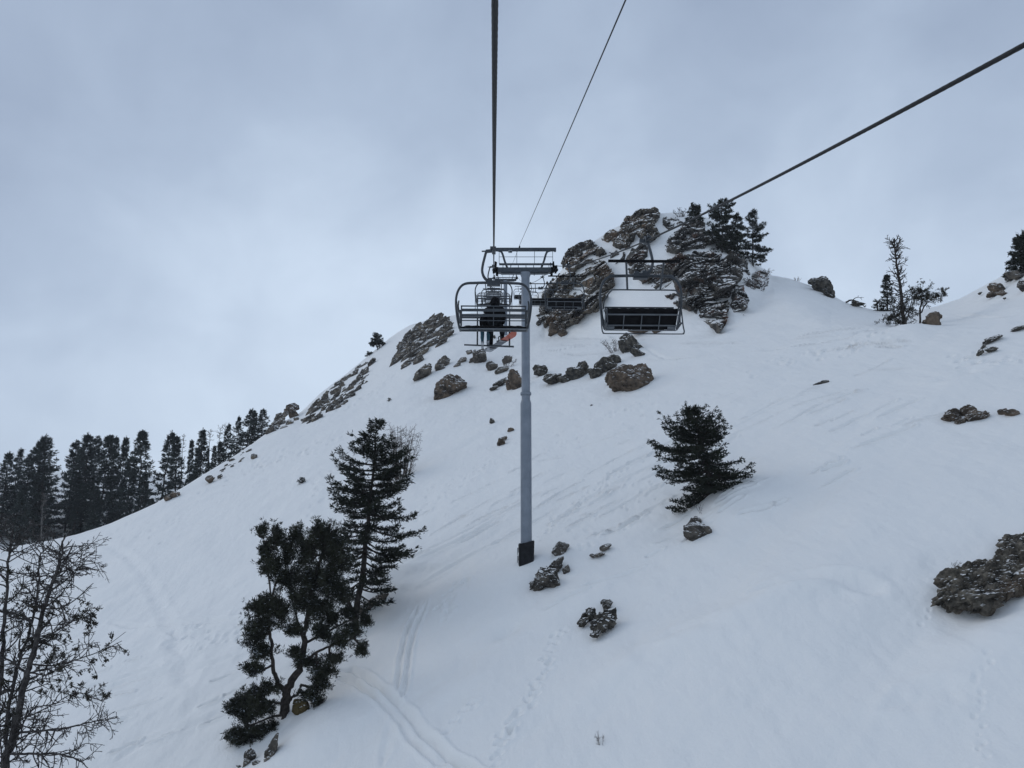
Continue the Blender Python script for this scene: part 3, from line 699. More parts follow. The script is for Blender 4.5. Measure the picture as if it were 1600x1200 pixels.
# ------------------------------------------------------------------ trees
def blades(P, D, L, W, spread, K, g):
    """K leaf blades (one quad each) at every point P along D"""
    n = len(P); P = np.repeat(P, K, 0); D = np.repeat(D, K, 0)
    d = D+g.normal(size=(n*K, 3))*spread; d /= np.linalg.norm(d, axis=1)[:, None]+1e-9
    s = np.cross(d, g.normal(size=(n*K, 3))); s /= np.linalg.norm(s, axis=1)[:, None]+1e-9
    l = (L*g.uniform(.6, 1.3, n*K))[:, None]; w = (W*g.uniform(.7, 1.3, n*K))[:, None]
    P = P+g.normal(size=(n*K, 3))*(L*.15)
    V = np.stack([P, P+d*l*.5+s*w*.5, P+d*l, P+d*l*.5-s*w*.5], 1).reshape(-1, 3)
    F = np.arange(n*K*4).reshape(-1, 4)
    return V, F
def conifer(base, top, env, nb, seed, leaf, bark, trunk_r, name='fir_tree', label=None, group=None, t0=.12, L=.2, W=.06, K=6,
            twig=.32, step=.17, elo=-12, ehi=50, drop=.1, br_mb=True, cat='tree', jitter=.25, part='crown', dens=1., bend=None, bare_low=0, extra=()):
    base = Vector(base); top = Vector(top); g = np.random.default_rng(seed); rr = random.Random(seed)
    root = empty(name, base); tag(root, label, cat, group)
    ax = top-base; Hh = ax.length; dirn = ax/Hh
    bv = Vector(bend) if bend else Vector((0, 0, 0))
    def axis(t): return dirn*Hh*t+bv*(4*t*(1-t))
    mb = MB(); n = 14
    mb.tube([axis(i/n)+Vector((rr.gauss(0, .012), rr.gauss(0, .012), 0))*Hh*.3-(dirn*.5 if i == 0 else Vector((0,0,0))) for i in range(n+1)],
            [trunk_r*(1.25 if i == 0 else 1)*(1-i/n)**.8+.012 for i in range(n+1)], 8)
    et = [q[0] for q in env]; el = [q[1] for q in env]; er = [q[2] for q in env]
    bm_ = MB(); PP = []; DD = []
    for i in range(nb+len(extra)):
        t = t0+(1-t0-.01)*((i+rr.random())/nb)**.92
        if i >= nb: t, phi, Lb, el_ = extra[i-nb]
        elif rr.random() < drop: continue
        if i < nb: phi = i*2.39996+rr.gauss(0, .5)
        c, s = math.cos(phi), math.sin(phi)
        lm, rm = np.interp(t, et, el), np.interp(t, et, er)
        ext = (rm if c > 0 else lm)*abs(c)+.5*(lm+rm)*.85*(1-abs(c))
        if i < nb: Lb = max(.1, ext*rr.uniform(1-jitter*1.5, 1+jitter*.45))
        if i < nb: el_ = R(elo+(ehi-elo)*t**1.6+rr.gauss(0, 6))
        p0 = axis(t); hd = Vector((c, s, 0)); m = max(4, int(Lb/.25))
        pts = []
        for k in range(m+1):
            q = k/m
            pts.append(p0+hd*Lb*q*math.cos(el_)+Vector((0, 0, 1))*(Lb*q*math.sin(el_)-.16*Lb*math.sin(q*math.pi*.8)+.10*Lb*q*q)+Vector((rr.gauss(0,.03), rr.gauss(0,.03), rr.gauss(0,.03)))*q)
        r0 = min(trunk_r*.3, .012+.018*Lb)
        bm_.tube(pts, [r0*(1-k/m)+.006 for k in range(m+1)], 4, cap=False)
        side = hd.cross(Vector((0, 0, 1))).normalized()
        nt_ = max(3, int(Lb/.20*dens))
        for k in range(nt_):
            q = (k+rr.random())/nt_
            if q < .12+bare_low*(1-t): continue
            bp = pts[min(int(q*m), m-1)].lerp(pts[min(int(q*m)+1, m)], q*m-int(q*m)) if q < 1 else pts[-1]
            for sg in (-1, 1):
                tl = (twig*Lb*(1-q)**.7*.9+.16)*rr.uniform(.5, 1.2)
                td = (hd*.75+side*sg*rr.uniform(.4, 1.0)+Vector((0, 0, rr.uniform(-.18, .28)))).normalized()
                ns = max(1, int(tl/step))
                for u in range(ns+1):
                    f_ = (u+.3)/(ns+.3)
                    PP.append(bp+td*tl*f_); DD.append(td+Vector((0, 0, .25)))
        PP.append(pts[-1]); DD.append(hd+Vector((0, 0, .5)))
    for u in range(6):
        PP.append(axis(1-.015*u)); DD.append(Vector((0, 0, 1)))
    mb.build('trunk', M[bark], root, smooth=True)
    if br_mb: bm_.build('branches', M[bark], root)
    V, F = blades(np.array([p[:] for p in PP]), np.array([d[:] for d in DD]), L, W, .55, K, g)
    mesh_np(part, V, F, M[leaf], root)
    return root
def limb_tree(name, label, base, limbs, clumps, seed, leaf, bark, L=.2, W=.05, K=14, group=None, cat='tree', tips=None, fol='crown', sub=.5, droop=0., puff=.12, dens=1.):
    """limbs: [(points, r0, r1)] world; clumps: [(centre, (rx,ry,rz), n)] — n twigs reach from the nearest limb into the clump"""
    g = np.random.default_rng(seed); rr = random.Random(seed); base = Vector(base)
    root = empty(name, base); tag(root, label, cat, group)
    mb = MB(); allp = []
    for pts, r0, r1 in limbs:
        sp_ = spline([Vector(p)-base for p in pts], 5); m = len(sp_)-1
        mb.tube([p+Vector((rr.gauss(0, 1), rr.gauss(0, 1), rr.gauss(0, 1)))*min(.03, r0*.2) for p in sp_], [r0+(r1-r0)*(i/m)**.8 for i in range(m+1)], 8)
        allp += sp_[1:]
    tb = MB(); PP = []; DD = []
    AP = np.array([p[:] for p in allp])
    for c, rad, n in clumps:
        c = Vector(c)-base
        # a sub-limb into the clump
        k = int(((AP-np.array(c[:]))**2).sum(1).argmin()); src = Vector(AP[k])
        mid = src.lerp(c, .5)+Vector((rr.gauss(0, .1), rr.gauss(0, .1), -.1))
        sl = spline([src, mid, c], 5)
        tb.tube(sl, [.05*(1-i/len(sl))+.02 for i in range(len(sl))], 5, cap=False)
        for i in range(int(n*dens)):
            v = Vector(g.normal(size=3)); v = v.normalized()*min(1.35, abs(rr.gauss(.55, .38)))
            tip = c+Vector((v.x*rad[0], v.y*rad[1], v.z*rad[2]))
            st = sl[rr.randrange(len(sl)//3, len(sl))]
            md = st.lerp(tip, .55)+Vector((rr.gauss(0, .08), rr.gauss(0, .08), -.12*(tip-st).length+rr.gauss(0, .05)))
            tw = spline([st, md, tip], 3)
            tb.tube(tw, [.012*(1-j/len(tw))+.005 for j in range(len(tw))], 3, cap=False)
            d = (tw[-1]-tw[-2]).normalized()
            for q in (1, 2, 3):
                if len(tw) > q:
                    PP.append(tw[-q]); DD.append(d*.4+Vector((0, 0, .35)))
            for q in range(3):
                PP.append(tip+Vector(g.normal(size=3))*puff); DD.append(d*.5+Vector((0, 0, .4)))
    mb.build('trunk', M[bark], root, smooth=True)
    tb.build('branches', M[bark], root)
    if PP:
        V, F = blades(np.array([p[:] for p in PP]), np.array([d[:] for d in DD]), L, W, .8, K, g)
        mesh_np(fol, V, F, M[leaf], root)
    return root
def px_env(rows, Y, y_base, y_top, x_axis):
    """rows (py, left px, right px) -> (t, left m, right m)"""
    s = Y/1200*1.02; out = []
    for (py, l, r) in sorted(rows, key=lambda q: -q[0]):
        t = (y_base-py)/(y_base-y_top); ax = x_axis(t)
        out.append((t, max(.05, (ax-l)*s), max(.05, (r-ax)*s)))
    return out

# tall near fir
Yt = gpt(553, 972).y
b = gpt(553, 974, -.2); tp = at(589, 656, Yt)
ax = lambda t: 553+36*t
rows = [(955,535,580),(925,528,598),(905,520,640),(885,516,664),(865,515,640),(845,505,655),(825,500,660),(800,486,650),(785,484,646),(768,482,650),(755,510,646),(740,520,640),(722,526,640),(706,532,624),(695,560,618),(680,566,610),(668,578,602),(656,586,592)]
conifer(b, tp, px_env(rows, Yt, 974, 656, ax), 150, 7, 'fir', 'bark', .19, label='tall near fir standing behind the forked pine, left of the tower', L=.24, W=.055, K=6, t0=.10, twig=.40, elo=-16, ehi=40, drop=.13, jitter=.35, bend=(.15,0,0), bare_low=.25)
# right-hand fir
Yt = gpt(1108, 786).y
b = gpt(1112, 788, -.2); tp = at(1078, 640, Yt)
ax = lambda t: 1112-34*t
rows = [(790,1050,1120),(776,1056,1150),(766,1027,1156),(755,1030,1168),(744,1012,1172),(735,1010,1156),(722,1028,1154),(710,1030,1154),(700,1012,1136),(690,1012,1130),(680,1026,1128),(668,1042,1120),(657,1056,1108),(648,1066,1094),(640,1072,1086)]
conifer(b, tp, px_env(rows, Yt, 788, 640, ax), 140, 12, 'fir', 'bark', .17, label='broad bushy fir alone on the open slope right of the tower', L=.17, W=.05, K=7, t0=.05, twig=.40, elo=-10, ehi=58, drop=.12, jitter=.5, bend=(.2,0,0),
        extra=[(.05, 3.2, 2.7, R(-20)), (.03, 3.0, 2.3, R(-27)), (.07, 3.4, 2.4, R(-14)), (.04, -.1, 2.0, R(2)), (.12, .15, 2.6, R(4)), (.10, -.3, 2.3, R(6)), (.22, .1, 2.7, R(18)), (.66, .1, 2.1, R(52)), (.62, -.2, 1.9, R(48)), (.70, .4, 1.6, R(56)), (.66, 3.1, 1.7, R(42)), (.60, 3.3, 1.6, R(44)), (.58, 3.0, 3.1, R(6)), (.55, 3.25, 3.0, R(3)), (.30, 3.15, 3.0, R(0))])
# forked pine
Y = gpt(440, 1120).y
def q(px, py, dy=0): return at(px, py, Y+dy)
bp = gpt(445, 1112, -.3)
limbs = [([bp, q(446,1095), q(452,1070), q(470,1040), q(476,1000), q(480,960), q(492,900), q(505,860), q(516,820)], .26, .05),
         ([q(446,1080), q(434,1066,-.1), q(427,1045,-.2), q(424,1010,-.3), q(420,975,-.3), q(424,935,-.3), q(436,900,-.2)], .13, .05),
         ([q(470,1040), q(490,1022,-.3), q(515,1010,-.6), q(545,1000,-.8), q(560,990,-.9)], .08, .03),
         ([q(478,1005,.1), q(505,990,.3), q(535,975,.4), q(562,960,.5), q(575,950,.5)], .07, .03),
         ([q(446,1100), q(430,1098,-.3), q(410,1092,-.5), q(380,1090,-.6)], .07, .03),
         ([q(440,1118,-.2), q(425,1120,-.5), q(400,1130,-.7), q(375,1140,-.8)], .07, .03),
         ([q(424,935,-.3), q(420,900,-.3), q(416,870,-.3), q(412,840,-.3)], .05, .025),
         ([q(476,1000), q(462,960,.3), q(450,910,.4), q(444,870,.4)], .06, .03),
         ([q(446,1110), q(440,1130,-.2), q(432,1150,-.3)], .16, .07),
         ([q(447,1105), q(456,1090,.1), q(465,1085,.2), q(470,1070,.2)], .08, .05)]
C = lambda px, py, rx, ry, n, dy=0: (q(px, py, dy), (rx*Y/1200, max(rx, ry)*.8*Y/1200, ry*Y/1200), n)
clumps = [C(411,828,6,12,10,-.3), C(413,862,10,20,22,-.3), C(433,840,8,22,22,-.2), C(425,885,18,22,40,-.3), C(450,860,14,26,34,.2), C(448,905,22,24,50,.2), C(464,835,10,18,20,.3), C(478,860,18,30,50,0),
          C(500,835,20,24,50,.1), C(515,850,22,34,60,.2), C(530,870,22,34,50,.3), C(486,905,28,28,70,0), C(516,910,26,26,60,.2), C(470,940,24,22,50,0), C(500,950,24,20,46,-.2), C(535,925,14,18,22,.3),
          C(408,948,20,14,42,-.4), C(425,945,20,16,30,-.3), C(400,990,20,18,46,-.4), C(408,1018,18,14,34,-.5), C(395,1045,18,12,26,-.5), C(415,975,16,16,24,-.3), C(440,960,12,22,20,-.1),
          C(375,1100,20,12,36,-.6), C(395,1088,20,14,34,-.5), C(410,1105,22,12,34,-.5), C(365,1108,12,8,16,-.7), C(388,1118,16,8,20,-.6), C(420,1075,16,10,18,-.4),
          C(375,1152,20,12,34,-.8), C(400,1145,22,10,32,-.7), C(362,1150,10,8,12,-.9), C(425,1138,16,8,16,-.5),
          C(505,985,20,14,30,-.3), C(530,1000,18,14,28,-.6), C(550,985,16,12,24,-.8), C(565,1015,10,8,14,-.9), C(570,968,10,10,16,.4), C(545,960,14,10,16,.4), C(520,965,14,12,18,.2),
          C(480,1035,20,10,22,-.3), C(505,1050,18,12,26,-.6), C(500,1070,16,10,20,-.5), C(520,1030,14,10,16,-.7), C(460,1020,14,12,14,-.3), C(480,1085,16,8,14,-.4), C(497,1095,10,8,10,-.5), C(460,985,16,14,24,-.1)]
limb_tree('pine_tree', 'gnarled forked pine with twisted stems at the bottom, left of the ski tracks', bp, limbs, clumps, 21, 'pine', 'bark', L=.19, W=.036, K=8, puff=.10, dens=2.1)

# bare tree at the lower left edge
def bare_tree(name, label, base, limbs, seed, bark, lev=3, nchild=9, spread=1.0, r_min=.006, tipn=0, leaf='brownleaf', fol_zone=None, droop=.0, len_k=1., cat='tree', group=None, sides=5, Lf=.13):
    rr = random.Random(seed); base = Vector(base); root = empty(name, base); tag(root, label, cat, group)
    mb = MB(); tw = MB(); tips = []
    def grow(p, d, Lb, r, lv):
        n = max(3, int(Lb/.16)); pts = [p]; dd = d.copy(); w = Vector((rr.gauss(0,1), rr.gauss(0,1), rr.gauss(0,1)))*.10
        for i in range(n):
            if rr.random() < .3: w = Vector((rr.gauss(0,1), rr.gauss(0,1), rr.gauss(0,1)))*.2
            dd = (dd+w+Vector((0, 0, .05-droop*(.5 if lv < lev-1 else 1)))).normalized(); pts.append(pts[-1]+dd*Lb/n)
        tw.tube(pts, [r*(1-.75*i/n)+r_min for i in range(n+1)], sides if lv == 0 else 4 if lv == 1 else 3, cap=False)
        tips.append((pts[-1], dd))
        if lv+1 < lev:
            m = max(2, int(Lb*rr.uniform(2.8, 4.4)))
            for k in range(m):
                f_ = rr.uniform(.2, 1); i = min(int(f_*n), n-1); t = (pts[i+1]-pts[i]).normalized()
                s = Vector((rr.gauss(0,1), rr.gauss(0,1), rr.gauss(0,1))); s = (s-t*s.dot(t)).normalized()
                grow(pts[i], (t*.7+s*rr.uniform(.5, 1)).normalized(), Lb*rr.uniform(.25, .55)*(1.15-f_*.5), r*.5*(1-.4*f_), lv+1)
    for L_ in limbs:
        pts, r0, r1, nb, bl = L_
        sp_ = spline([Vector(p)-base for p in pts], 6); m = len(sp_)-1
        mb.tube([p+Vector((rr.gauss(0,1), rr.gauss(0,1), rr.gauss(0,1)))*min(.02, r0*.2) for p in sp_], [r0+(r1-r0)*i/m for i in range(m+1)], 8)
        for k in range(nb):
            f_ = rr.uniform(.12, 1)**.8; i = min(int(f_*m), m-1); t = (sp_[i+1]-sp_[i]).normalized()
            s = Vector((rr.gauss(0,1)*spread, rr.gauss(0,.7), rr.gauss(0,.6))); s = (s-t*s.dot(t)).normalized()
            grow(sp_[i], (t*rr.uniform(.1, .7)+s).normalized(), bl*rr.uniform(.4, 1.1)*(1.1-.4*f_)*len_k, min(.03, (r0+(r1-r0)*f_)*.45), 0)
    mb.build('trunk', M[bark], root, smooth=True); tw.build('branches', M[bark], root)
    if fol_zone:
        g = np.random.default_rng(seed); PP = []; DD = []
        for p, d in tips:
            pw = p+base
            if fol_zone(pw) and rr.random() < .10:
                for _ in range(5): PP.append(p+Vector(g.normal(size=3))*.06); DD.append(d)
        if PP:
            V, F = blades(np.array([p[:] for p in PP]), np.array([d[:] for d in DD]), Lf, Lf*.33, .9, 7, g)
            mesh_np('crown', V, F, M[leaf], root)
    return root
YB = 34.
q = lambda px, py, dy=0: at(px, py, YB+dy)
xb, yb = q(2, 1400).x, YB
bb = Vector((xb, yb, zat(xb, yb)-.3))
limbs = [([bb, q(4,1350), q(8,1200), q(20,1150), q(38,1070), q(52,1020), q(66,960), q(82,910), q(95,870), q(100,835)], .20, .03, 16, 1.8),
         ([q(4,1340,.1), q(-8,1220,.3), q(-4,1120,.4), q(4,1020,.5), q(10,930,.5), q(14,870,.5), q(22,826,.5)], .13, .03, 16, 1.5),
         ([q(10,1190,.2), q(12,1120,.6), q(28,1040,.9), q(48,980,1.0), q(60,920,1.1), q(62,870,1.1), q(82,848,1.1)], .09, .02, 15, 1.5),
         ([q(28,1145,-.1), q(60,1142,-.4), q(100,1138,-.6), q(135,1130,-.8), q(160,1124,-.9), q(185,1122,-1)], .05, .012, 9, .9),
         ([q(14,1178,-.1), q(45,1178,-.4), q(85,1178,-.5), q(120,1186,-.6), q(140,1202,-.6)], .055, .015, 8, 1.1),
         ([q(50,1038,-.1), q(85,1040,-.3), q(120,1030,-.5), q(150,1020,-.6), q(190,1002,-.7)], .04, .012, 10, .9),
         ([q(60,1000,.2), q(90,985,.4), q(120,968,.5), q(150,960,.5)], .03, .01, 8, .8),
         ([q(78,925,0), q(105,905,.2), q(125,885,.2), q(160,878,.3)], .03, .01, 8, .8),
         ([q(70,950,.1), q(98,925,.3), q(125,880,.3), q(130,850,.3), q(150,858,.3)], .028, .008, 7, .7),
         ([q(20,1160,0), q(50,1110,.4), q(85,1100,.6), q(120,1082,.6), q(165,1098,.5)], .035, .01, 9, .9),
         ([q(8,960,.5), q(30,955,.3), q(60,940,.2), q(95,942,.1)], .03, .01, 7, .8)]
bare_tree('bare_tree', 'nearly leafless tangled tree at the lower left edge, trunk running out of the picture', bb, [(a, b, c, int(d*3.0), e*1.55) for (a, b, c, d, e) in limbs], 4, 'deadbark', lev=3, droop=.06, len_k=1., r_min=.008,
          fol_zone=lambda p: -.22 < p.z/p.y < -.10 or p.x < -20.5 and -.3 < p.z/p.y < -.06)

# ------------------------------------------------------------------ the forest beyond the left crest
def copy_tree(root, loc, s, rz, label=None, group=None):
    c = root.copy(); col.objects.link(c); c.location = loc; c.rotation_euler = (0, 0, rz); c.scale = (s[0], s[0], s[1])
    if label: c['label'] = label
    if group: c['group'] = group
    for ch in root.children:
        d = ch.copy(); col.objects.link(d); d.parent = c
    return c
protos = []
def env_narrow(w, k=.8): return [(0, w*.75, w*.75), (.25, w, w*.95), (.55, w*.8, w*.75), (.8, w*.5, w*.48), (1, .15, .15)]
shapes = [env_narrow(2.3), env_narrow(1.8), [(0,1.8,1.8),(.3,2.4,2.2),(.6,2.0,2.1),(.85,1.2,1.1),(1,.2,.2)], [(0,1.2,1.0),(.35,2.1,1.8),(.6,1.8,2.1),(.85,1.1,1.0),(1,.2,.2)], env_narrow(1.0), [(0,2.0,1.6),(.3,1.7,2.0),(.55,1.7,1.2),(.8,.7,.9),(1,.1,.1)], [(0,1.2,1.6),(.2,2.2,1.7),(.5,1.3,1.7),(.75,1.2,.8),(1,.1,.1)]]
for i, sh in enumerate(shapes):
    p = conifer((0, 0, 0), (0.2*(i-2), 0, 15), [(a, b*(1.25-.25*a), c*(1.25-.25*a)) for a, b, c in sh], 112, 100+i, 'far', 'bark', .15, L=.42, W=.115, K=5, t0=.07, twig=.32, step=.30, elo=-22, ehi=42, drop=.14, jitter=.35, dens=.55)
    protos.append(p)
rr = random.Random(8)
alt = {0: (0, 5), 1: (1, 6), 2: (2, 2), 3: (3, 5), 4: (4, 4)}
FT = [  # px, top py, depth, width factor, proto
 (14,708,150,1.1,2),(28,701,158,1.0,0),(46,712,150,1.1,3),(66,690,155,1.1,2),(80,682,150,1.25,2),(116,689,155,1.05,3),(128,700,165,1.0,0),(140,680,152,1.2,2),(149,683,160,1.0,3),
 (166,682,150,1.15,0),(180,684,158,.9,1),(192,684,152,.95,1),(205,712,148,1.2,0),(228,675,146,1.1,0),(257,674,142,1.05,0),(282,682,140,.9,1),(299,688,136,.7,4),
 (310,700,140,.9,1),(318,672,134,1.0,1),(327,700,136,.5,4),(336,697,132,.8,4),(355,662,132,.9,0),(348,690,130,1.0,1),(371,651,136,.85,2),(385,640,140,.85,2),(394,643,138,.85,3),(411,640,142,.95,2),(-20,700,152,1.2,2),(-45,690,155,1.2,0)]
first = [True]*len(protos); fi = 0
ft_lab = {0: 'tree cut by the left edge of the forest', }
special = {(80,682): 'broad dark fir, the bulkiest crown near the left end of the far forest', (228,675): 'tall full fir in the middle of the far forest, left of a twin top',
  (257,674): 'tall full fir in the middle of the far forest, right of the snow gap', (299,688): 'slim spire-shaped fir between fuller firs in the right half of the forest',
  (318,672): 'tall narrow fir right of the slim spire in the forest', (411,640): 'rightmost fir of the forest, next to the craggy ridge rock',
  (385,640): 'highest-standing dense fir on the forest right end, left one of a touching pair', (394,643): 'dense fir on the forest right end, right one of a touching pair',
  (371,651): 'dense fir just left of the touching pair at the forest right end', (355,662): 'dark pointed fir directly in front of the bare grey snags',
  (140,680): 'tall dense fir in the left half of the forest, above the snow gap', (282,682): 'thin-crowned fir with a see-through top in the forest',
  (327,700): 'very thin short spire at the foot of the tall narrow fir', (14,708): 'fir nearest the left picture edge in the forest', (166,682): 'fir with a rounded top left of the twin slim tops',
  (180,684): 'left one of two slim twin tops in the forest', (192,684): 'right one of two slim twin tops in the forest'}
def put(px, ty, Yd, wf, pi, label):
    a, e = ae(px, ty); x = float(a)*Yd; zt = float(e)*Yd; zb = zat(x, Yd)
    h = max(zt-zb, 5)+.3
    s = h/15.0; sw = wf*(s*.6+.4)
    if first[pi]:
        o = protos[pi]; o.location = (x, Yd, zb-.3); o.scale = (sw, sw, s); o.rotation_euler = (0, 0, rr.uniform(0, 6)); first[pi] = False
        o['label'] = label; o['group'] = 'firs of the forest beyond the left crest'
    else:
        c = copy_tree(protos[pi], (x, Yd, zb-.3), (sw*rr.uniform(.8, 1.25), s), rr.uniform(0, 6.28), label, 'firs of the forest beyond the left crest')
        c.rotation_euler.x = rr.gauss(0, .025); c.rotation_euler.y = rr.gauss(0, .035)
for (px, ty, Yd, wf, pi) in FT:
    pi = rr.choice(alt[pi]); wf = wf*1.04
    put(px, ty, Yd, wf, pi, special.get((px, ty), 'full-grown dark fir among its like along the top line of the far forest'))
for k in range(30):
    px = rr.uniform(-40, 330); Yd = rr.uniform(126, 172)
    if 236 < px < 288 or 80 < px < 112: continue
    if 84 < px < 106 and Yd < 150: continue
    lim = np.interp(px, [-50, 100, 200, 300, 340], [735, 735, 738, 735, 728])
    ty = lim+rr.uniform(-14, 50)
    put(px, ty, Yd, rr.uniform(.8, 1.1), rr.choice([0, 5, 1, 3, 6, 6]), 'shorter dark fir filling the lower part of the far forest')
# dead grey snags in the forest
for (px, ty, Yd, lab) in [(345,664,131,'bare grey snag with twiggy top at the right end of the forest'),(353,658,133,'second bare snag, taller, touching the first one in the forest'),(330,668,135,'thin leafless snag right of the tall narrow fir'),(288,676,141,'thin dead top beside the see-through fir'),(70,770,118,'pale leafless tree in front of the forest left part, behind the tangled bare tree')]:
    a, e = ae(px, ty); x = float(a)*Yd; zb = zat(x, Yd); tpz = float(e)*Yd
    b0 = Vector((x, Yd, zb-.2)); h = tpz-zb
    bare_tree('dead_tree', lab, b0, [([b0, b0+Vector((.1, 0, h*.4)), b0+Vector((-.1, 0, h*.75)), b0+Vector((.05, 0, h))], .13, .02, 34, 1.3)], int(px), 'greybark', lev=2, r_min=.018, droop=-.03, group='dead trees')
# ------------------------------------------------------------------ trees on the skyline
def small_con(px, pyb, pyt, hw, seed, label, Yd=None, name='fir_tree', leaf='fir', nb=60, xt=None, shape=None, dens=1., L=.3, W=.1, K=6, group=None, sink=.3, **kw):
    g_ = gpt(px, pyb); Yd = Yd or g_.y
    x = float(ae(px, pyb)[0])*Yd; zb = min(zat(x, Yd), at(px, pyb, Yd).z)
    b0 = Vector((x, Yd, zb-sink)); tp_ = at(xt or px, pyt, Yd)
    w = hw*Yd/1200
    sh = shape or [(0, .7, .7), (.25, 1, 1), (.6, .75, .75), (.85, .4, .4), (1, .1, .1)]
    return conifer(b0, tp_, [(t, l*w, r*w) for t, l, r in sh], nb, seed, leaf, 'bark', .12, name=name, label=label, L=L, W=W, K=K, dens=dens, group=group, **kw)
small_con(1128, 392, 314, 30, 61, 'big dense fir on the right shoulder of the peak, left of its neighbour', nb=80, jitter=.5, shape=[(0,.8,1),(.3,1,1.15),(.6,.9,1),(.85,.6,.7),(1,.25,.25)], t0=.03, L=.32, W=.09, dens=.9, ehi=35)
small_con(1176, 414, 330, 26, 62, 'pointed fir on the right shoulder of the peak, right of the big dense one', nb=66, t0=.06, L=.30, W=.085, jitter=.45, shape=[(0,.6,.8),(.2,1,1),(.5,.85,.95),(.8,.5,.6),(1,.15,.15)])
small_con(1152, 398, 338, 20, 63, 'smaller fir squeezed between the two peak firs', nb=44, t0=.03, L=.30, W=.09)
small_con(1086, 350, 324, 14, 64, 'low dark bushy juniper at the peak, left of the big fir', nb=34, t0=.0, L=.35, W=.11, name='juniper', shape=[(0,1,1),(.4,1.1,1.2),(.8,.8,.8),(1,.4,.4)], ehi=70, cat='shrub')
small_con(1386, 482, 430, 13, 65, 'small slender fir left of the dead tree in the saddle', nb=60, t0=.05, L=.22, W=.07)
small_con(1592, 426, 368, 24, 66, 'dense juniper at the right edge of the photo on the skyline', nb=80, t0=.0, L=.28, W=.09, name='juniper', shape=[(0,1,.9),(.3,1,1.2),(.7,.9,1.2),(1,.4,.5)], ehi=60, xt=1602)
# lone round pine on the left ridge
g_ = gpt(589, 551); Yd = g_.y
q = lambda px, py, dy=0: at(px, py, Yd+dy)
limb_tree('pine_tree', 'lone round-crowned pine silhouetted on the left ridge', g_, [([g_-Vector((0,0,.4)), q(590,545), q(588,538), q(588,528)], .16, .06)],
          [(q(588,533), (1.5,1.4,1.3), 34), (q(582,537), (1.0,1,.9), 20), (q(595,535), (1.0,1,1.1), 20), (q(588,527), (1,1,.6), 16)], 71, 'fir', 'bark', L=.32, W=.11, K=9)
limb_tree('juniper', 'tiny low shrub on the ridge at the foot of the lone round pine', gpt(578, 556), [([gpt(578,557,-.2), gpt(578,556,.4)], .05, .02)], [(at(579,554,Yd), (1.4,1,.5), 26)], 72, 'fir', 'bark', L=.3, W=.1, K=7, cat='shrub')
# dead tree of the saddle
g_ = gpt(1414, 505); Yd = g_.y
q = lambda px, py, dy=0: at(px, py, Yd+dy)
dt = bare_tree('dead_tree', 'tall dead tree with bare spiky branches standing in the saddle', g_, [([g_-Vector((0,0,.3)), q(1411,490), q(1408,460), q(1404,430), q(1399,400), q(1397,375)], .20, .05, 85, 1.6),
     ([q(1397,380), q(1401,374), q(1408,371)], .05, .02, 8, .6), ([q(1397,384), q(1392,377), q(1384,373)], .05, .02, 8, .6)], 9, 'bark', lev=2, r_min=.014, spread=1.6)
limb_tree('juniper', 'sparse grey-green juniper growing at the foot of the tall dead tree', gpt(1402, 512), [([gpt(1412,510,-.2), q(1404,500,-.3), q(1392,492,-.4)], .09, .03), ([gpt(1412,510,-.2), q(1420,490), q(1424,470)], .08, .03)],
          [(q(1398,495,-.4), (1.4,1,.7), 26), (q(1390,500,-.4), (1.0,1,.5), 14), (q(1410,480), (1.1,1,1.3), 26), (q(1422,482), (1,1,1.2), 22), (q(1406,505,-.4), (1.2,.8,.4), 14)], 73, 'brownleaf', 'bark', L=.17, W=.05, K=6, cat='shrub')
limb_tree('juniper', 'leaning round-topped juniper right of the dead tree, above the tan boulder', gpt(1438, 500), [([gpt(1437,502,-.2), q(1438,485), q(1440,470), q(1437,458)], .11, .04), ([q(1438,490), q(1448,474), q(1462,466), q(1472,460)], .07, .02)],
          [(q(1438,455), (1.3,1,.9), 34), (q(1430,464), (1,1,.8), 22), (q(1450,461), (1.1,1,.6), 22), (q(1465,462), (1,.8,.5), 14), (q(1446,470), (1,1,.6), 14), (q(1473,454), (.4,.5,.5), 8)], 74, 'brownleaf', 'bark', L=.17, W=.05, K=6, cat='shrub')
small_con(1371, 483, 472, 9, 75, 'knee-high shrub left of the slender fir in the saddle', nb=20, t0=0, L=.2, W=.06, name='shrub', leaf='brownleaf', shape=[(0,1,1),(1,.8,.8)], ehi=70, cat='shrub')
# fallen branch in the saddle
g_ = gpt(1335, 474); Yd = g_.y; q = lambda px, py, dy=0: at(px, py, Yd+dy)
bare_tree('fallen_branch', 'crooked fallen branch lying on the skyline snow left of the saddle', g_, [([q(1322,472), q(1332,469), q(1344,474), q(1352,480)], .12, .05, 6, .6), ([q(1332,469), q(1338,465), q(1350,465)], .06, .02, 4, .5)], 10, 'bark', lev=2, r_min=.012, cat='branch')
# shrub at the low branch of the right fir, sprout
small_con(472, 757, 747, 6, 76, 'tiny fir sprout alone on the snow left of the tall near fir', nb=20, t0=0, L=.12, W=.04, K=4, name='fir_sapling', shape=[(0,1,1),(.5,.9,.9),(1,.2,.2)], ehi=70, sink=.1)
small_con(608, 628, 623, 5, 77, 'speck-sized shrub on the upper left slope', nb=8, t0=0, L=.15, W=.05, K=3, name='shrub', leaf='brownleaf', ehi=60, sink=.1, cat='shrub')
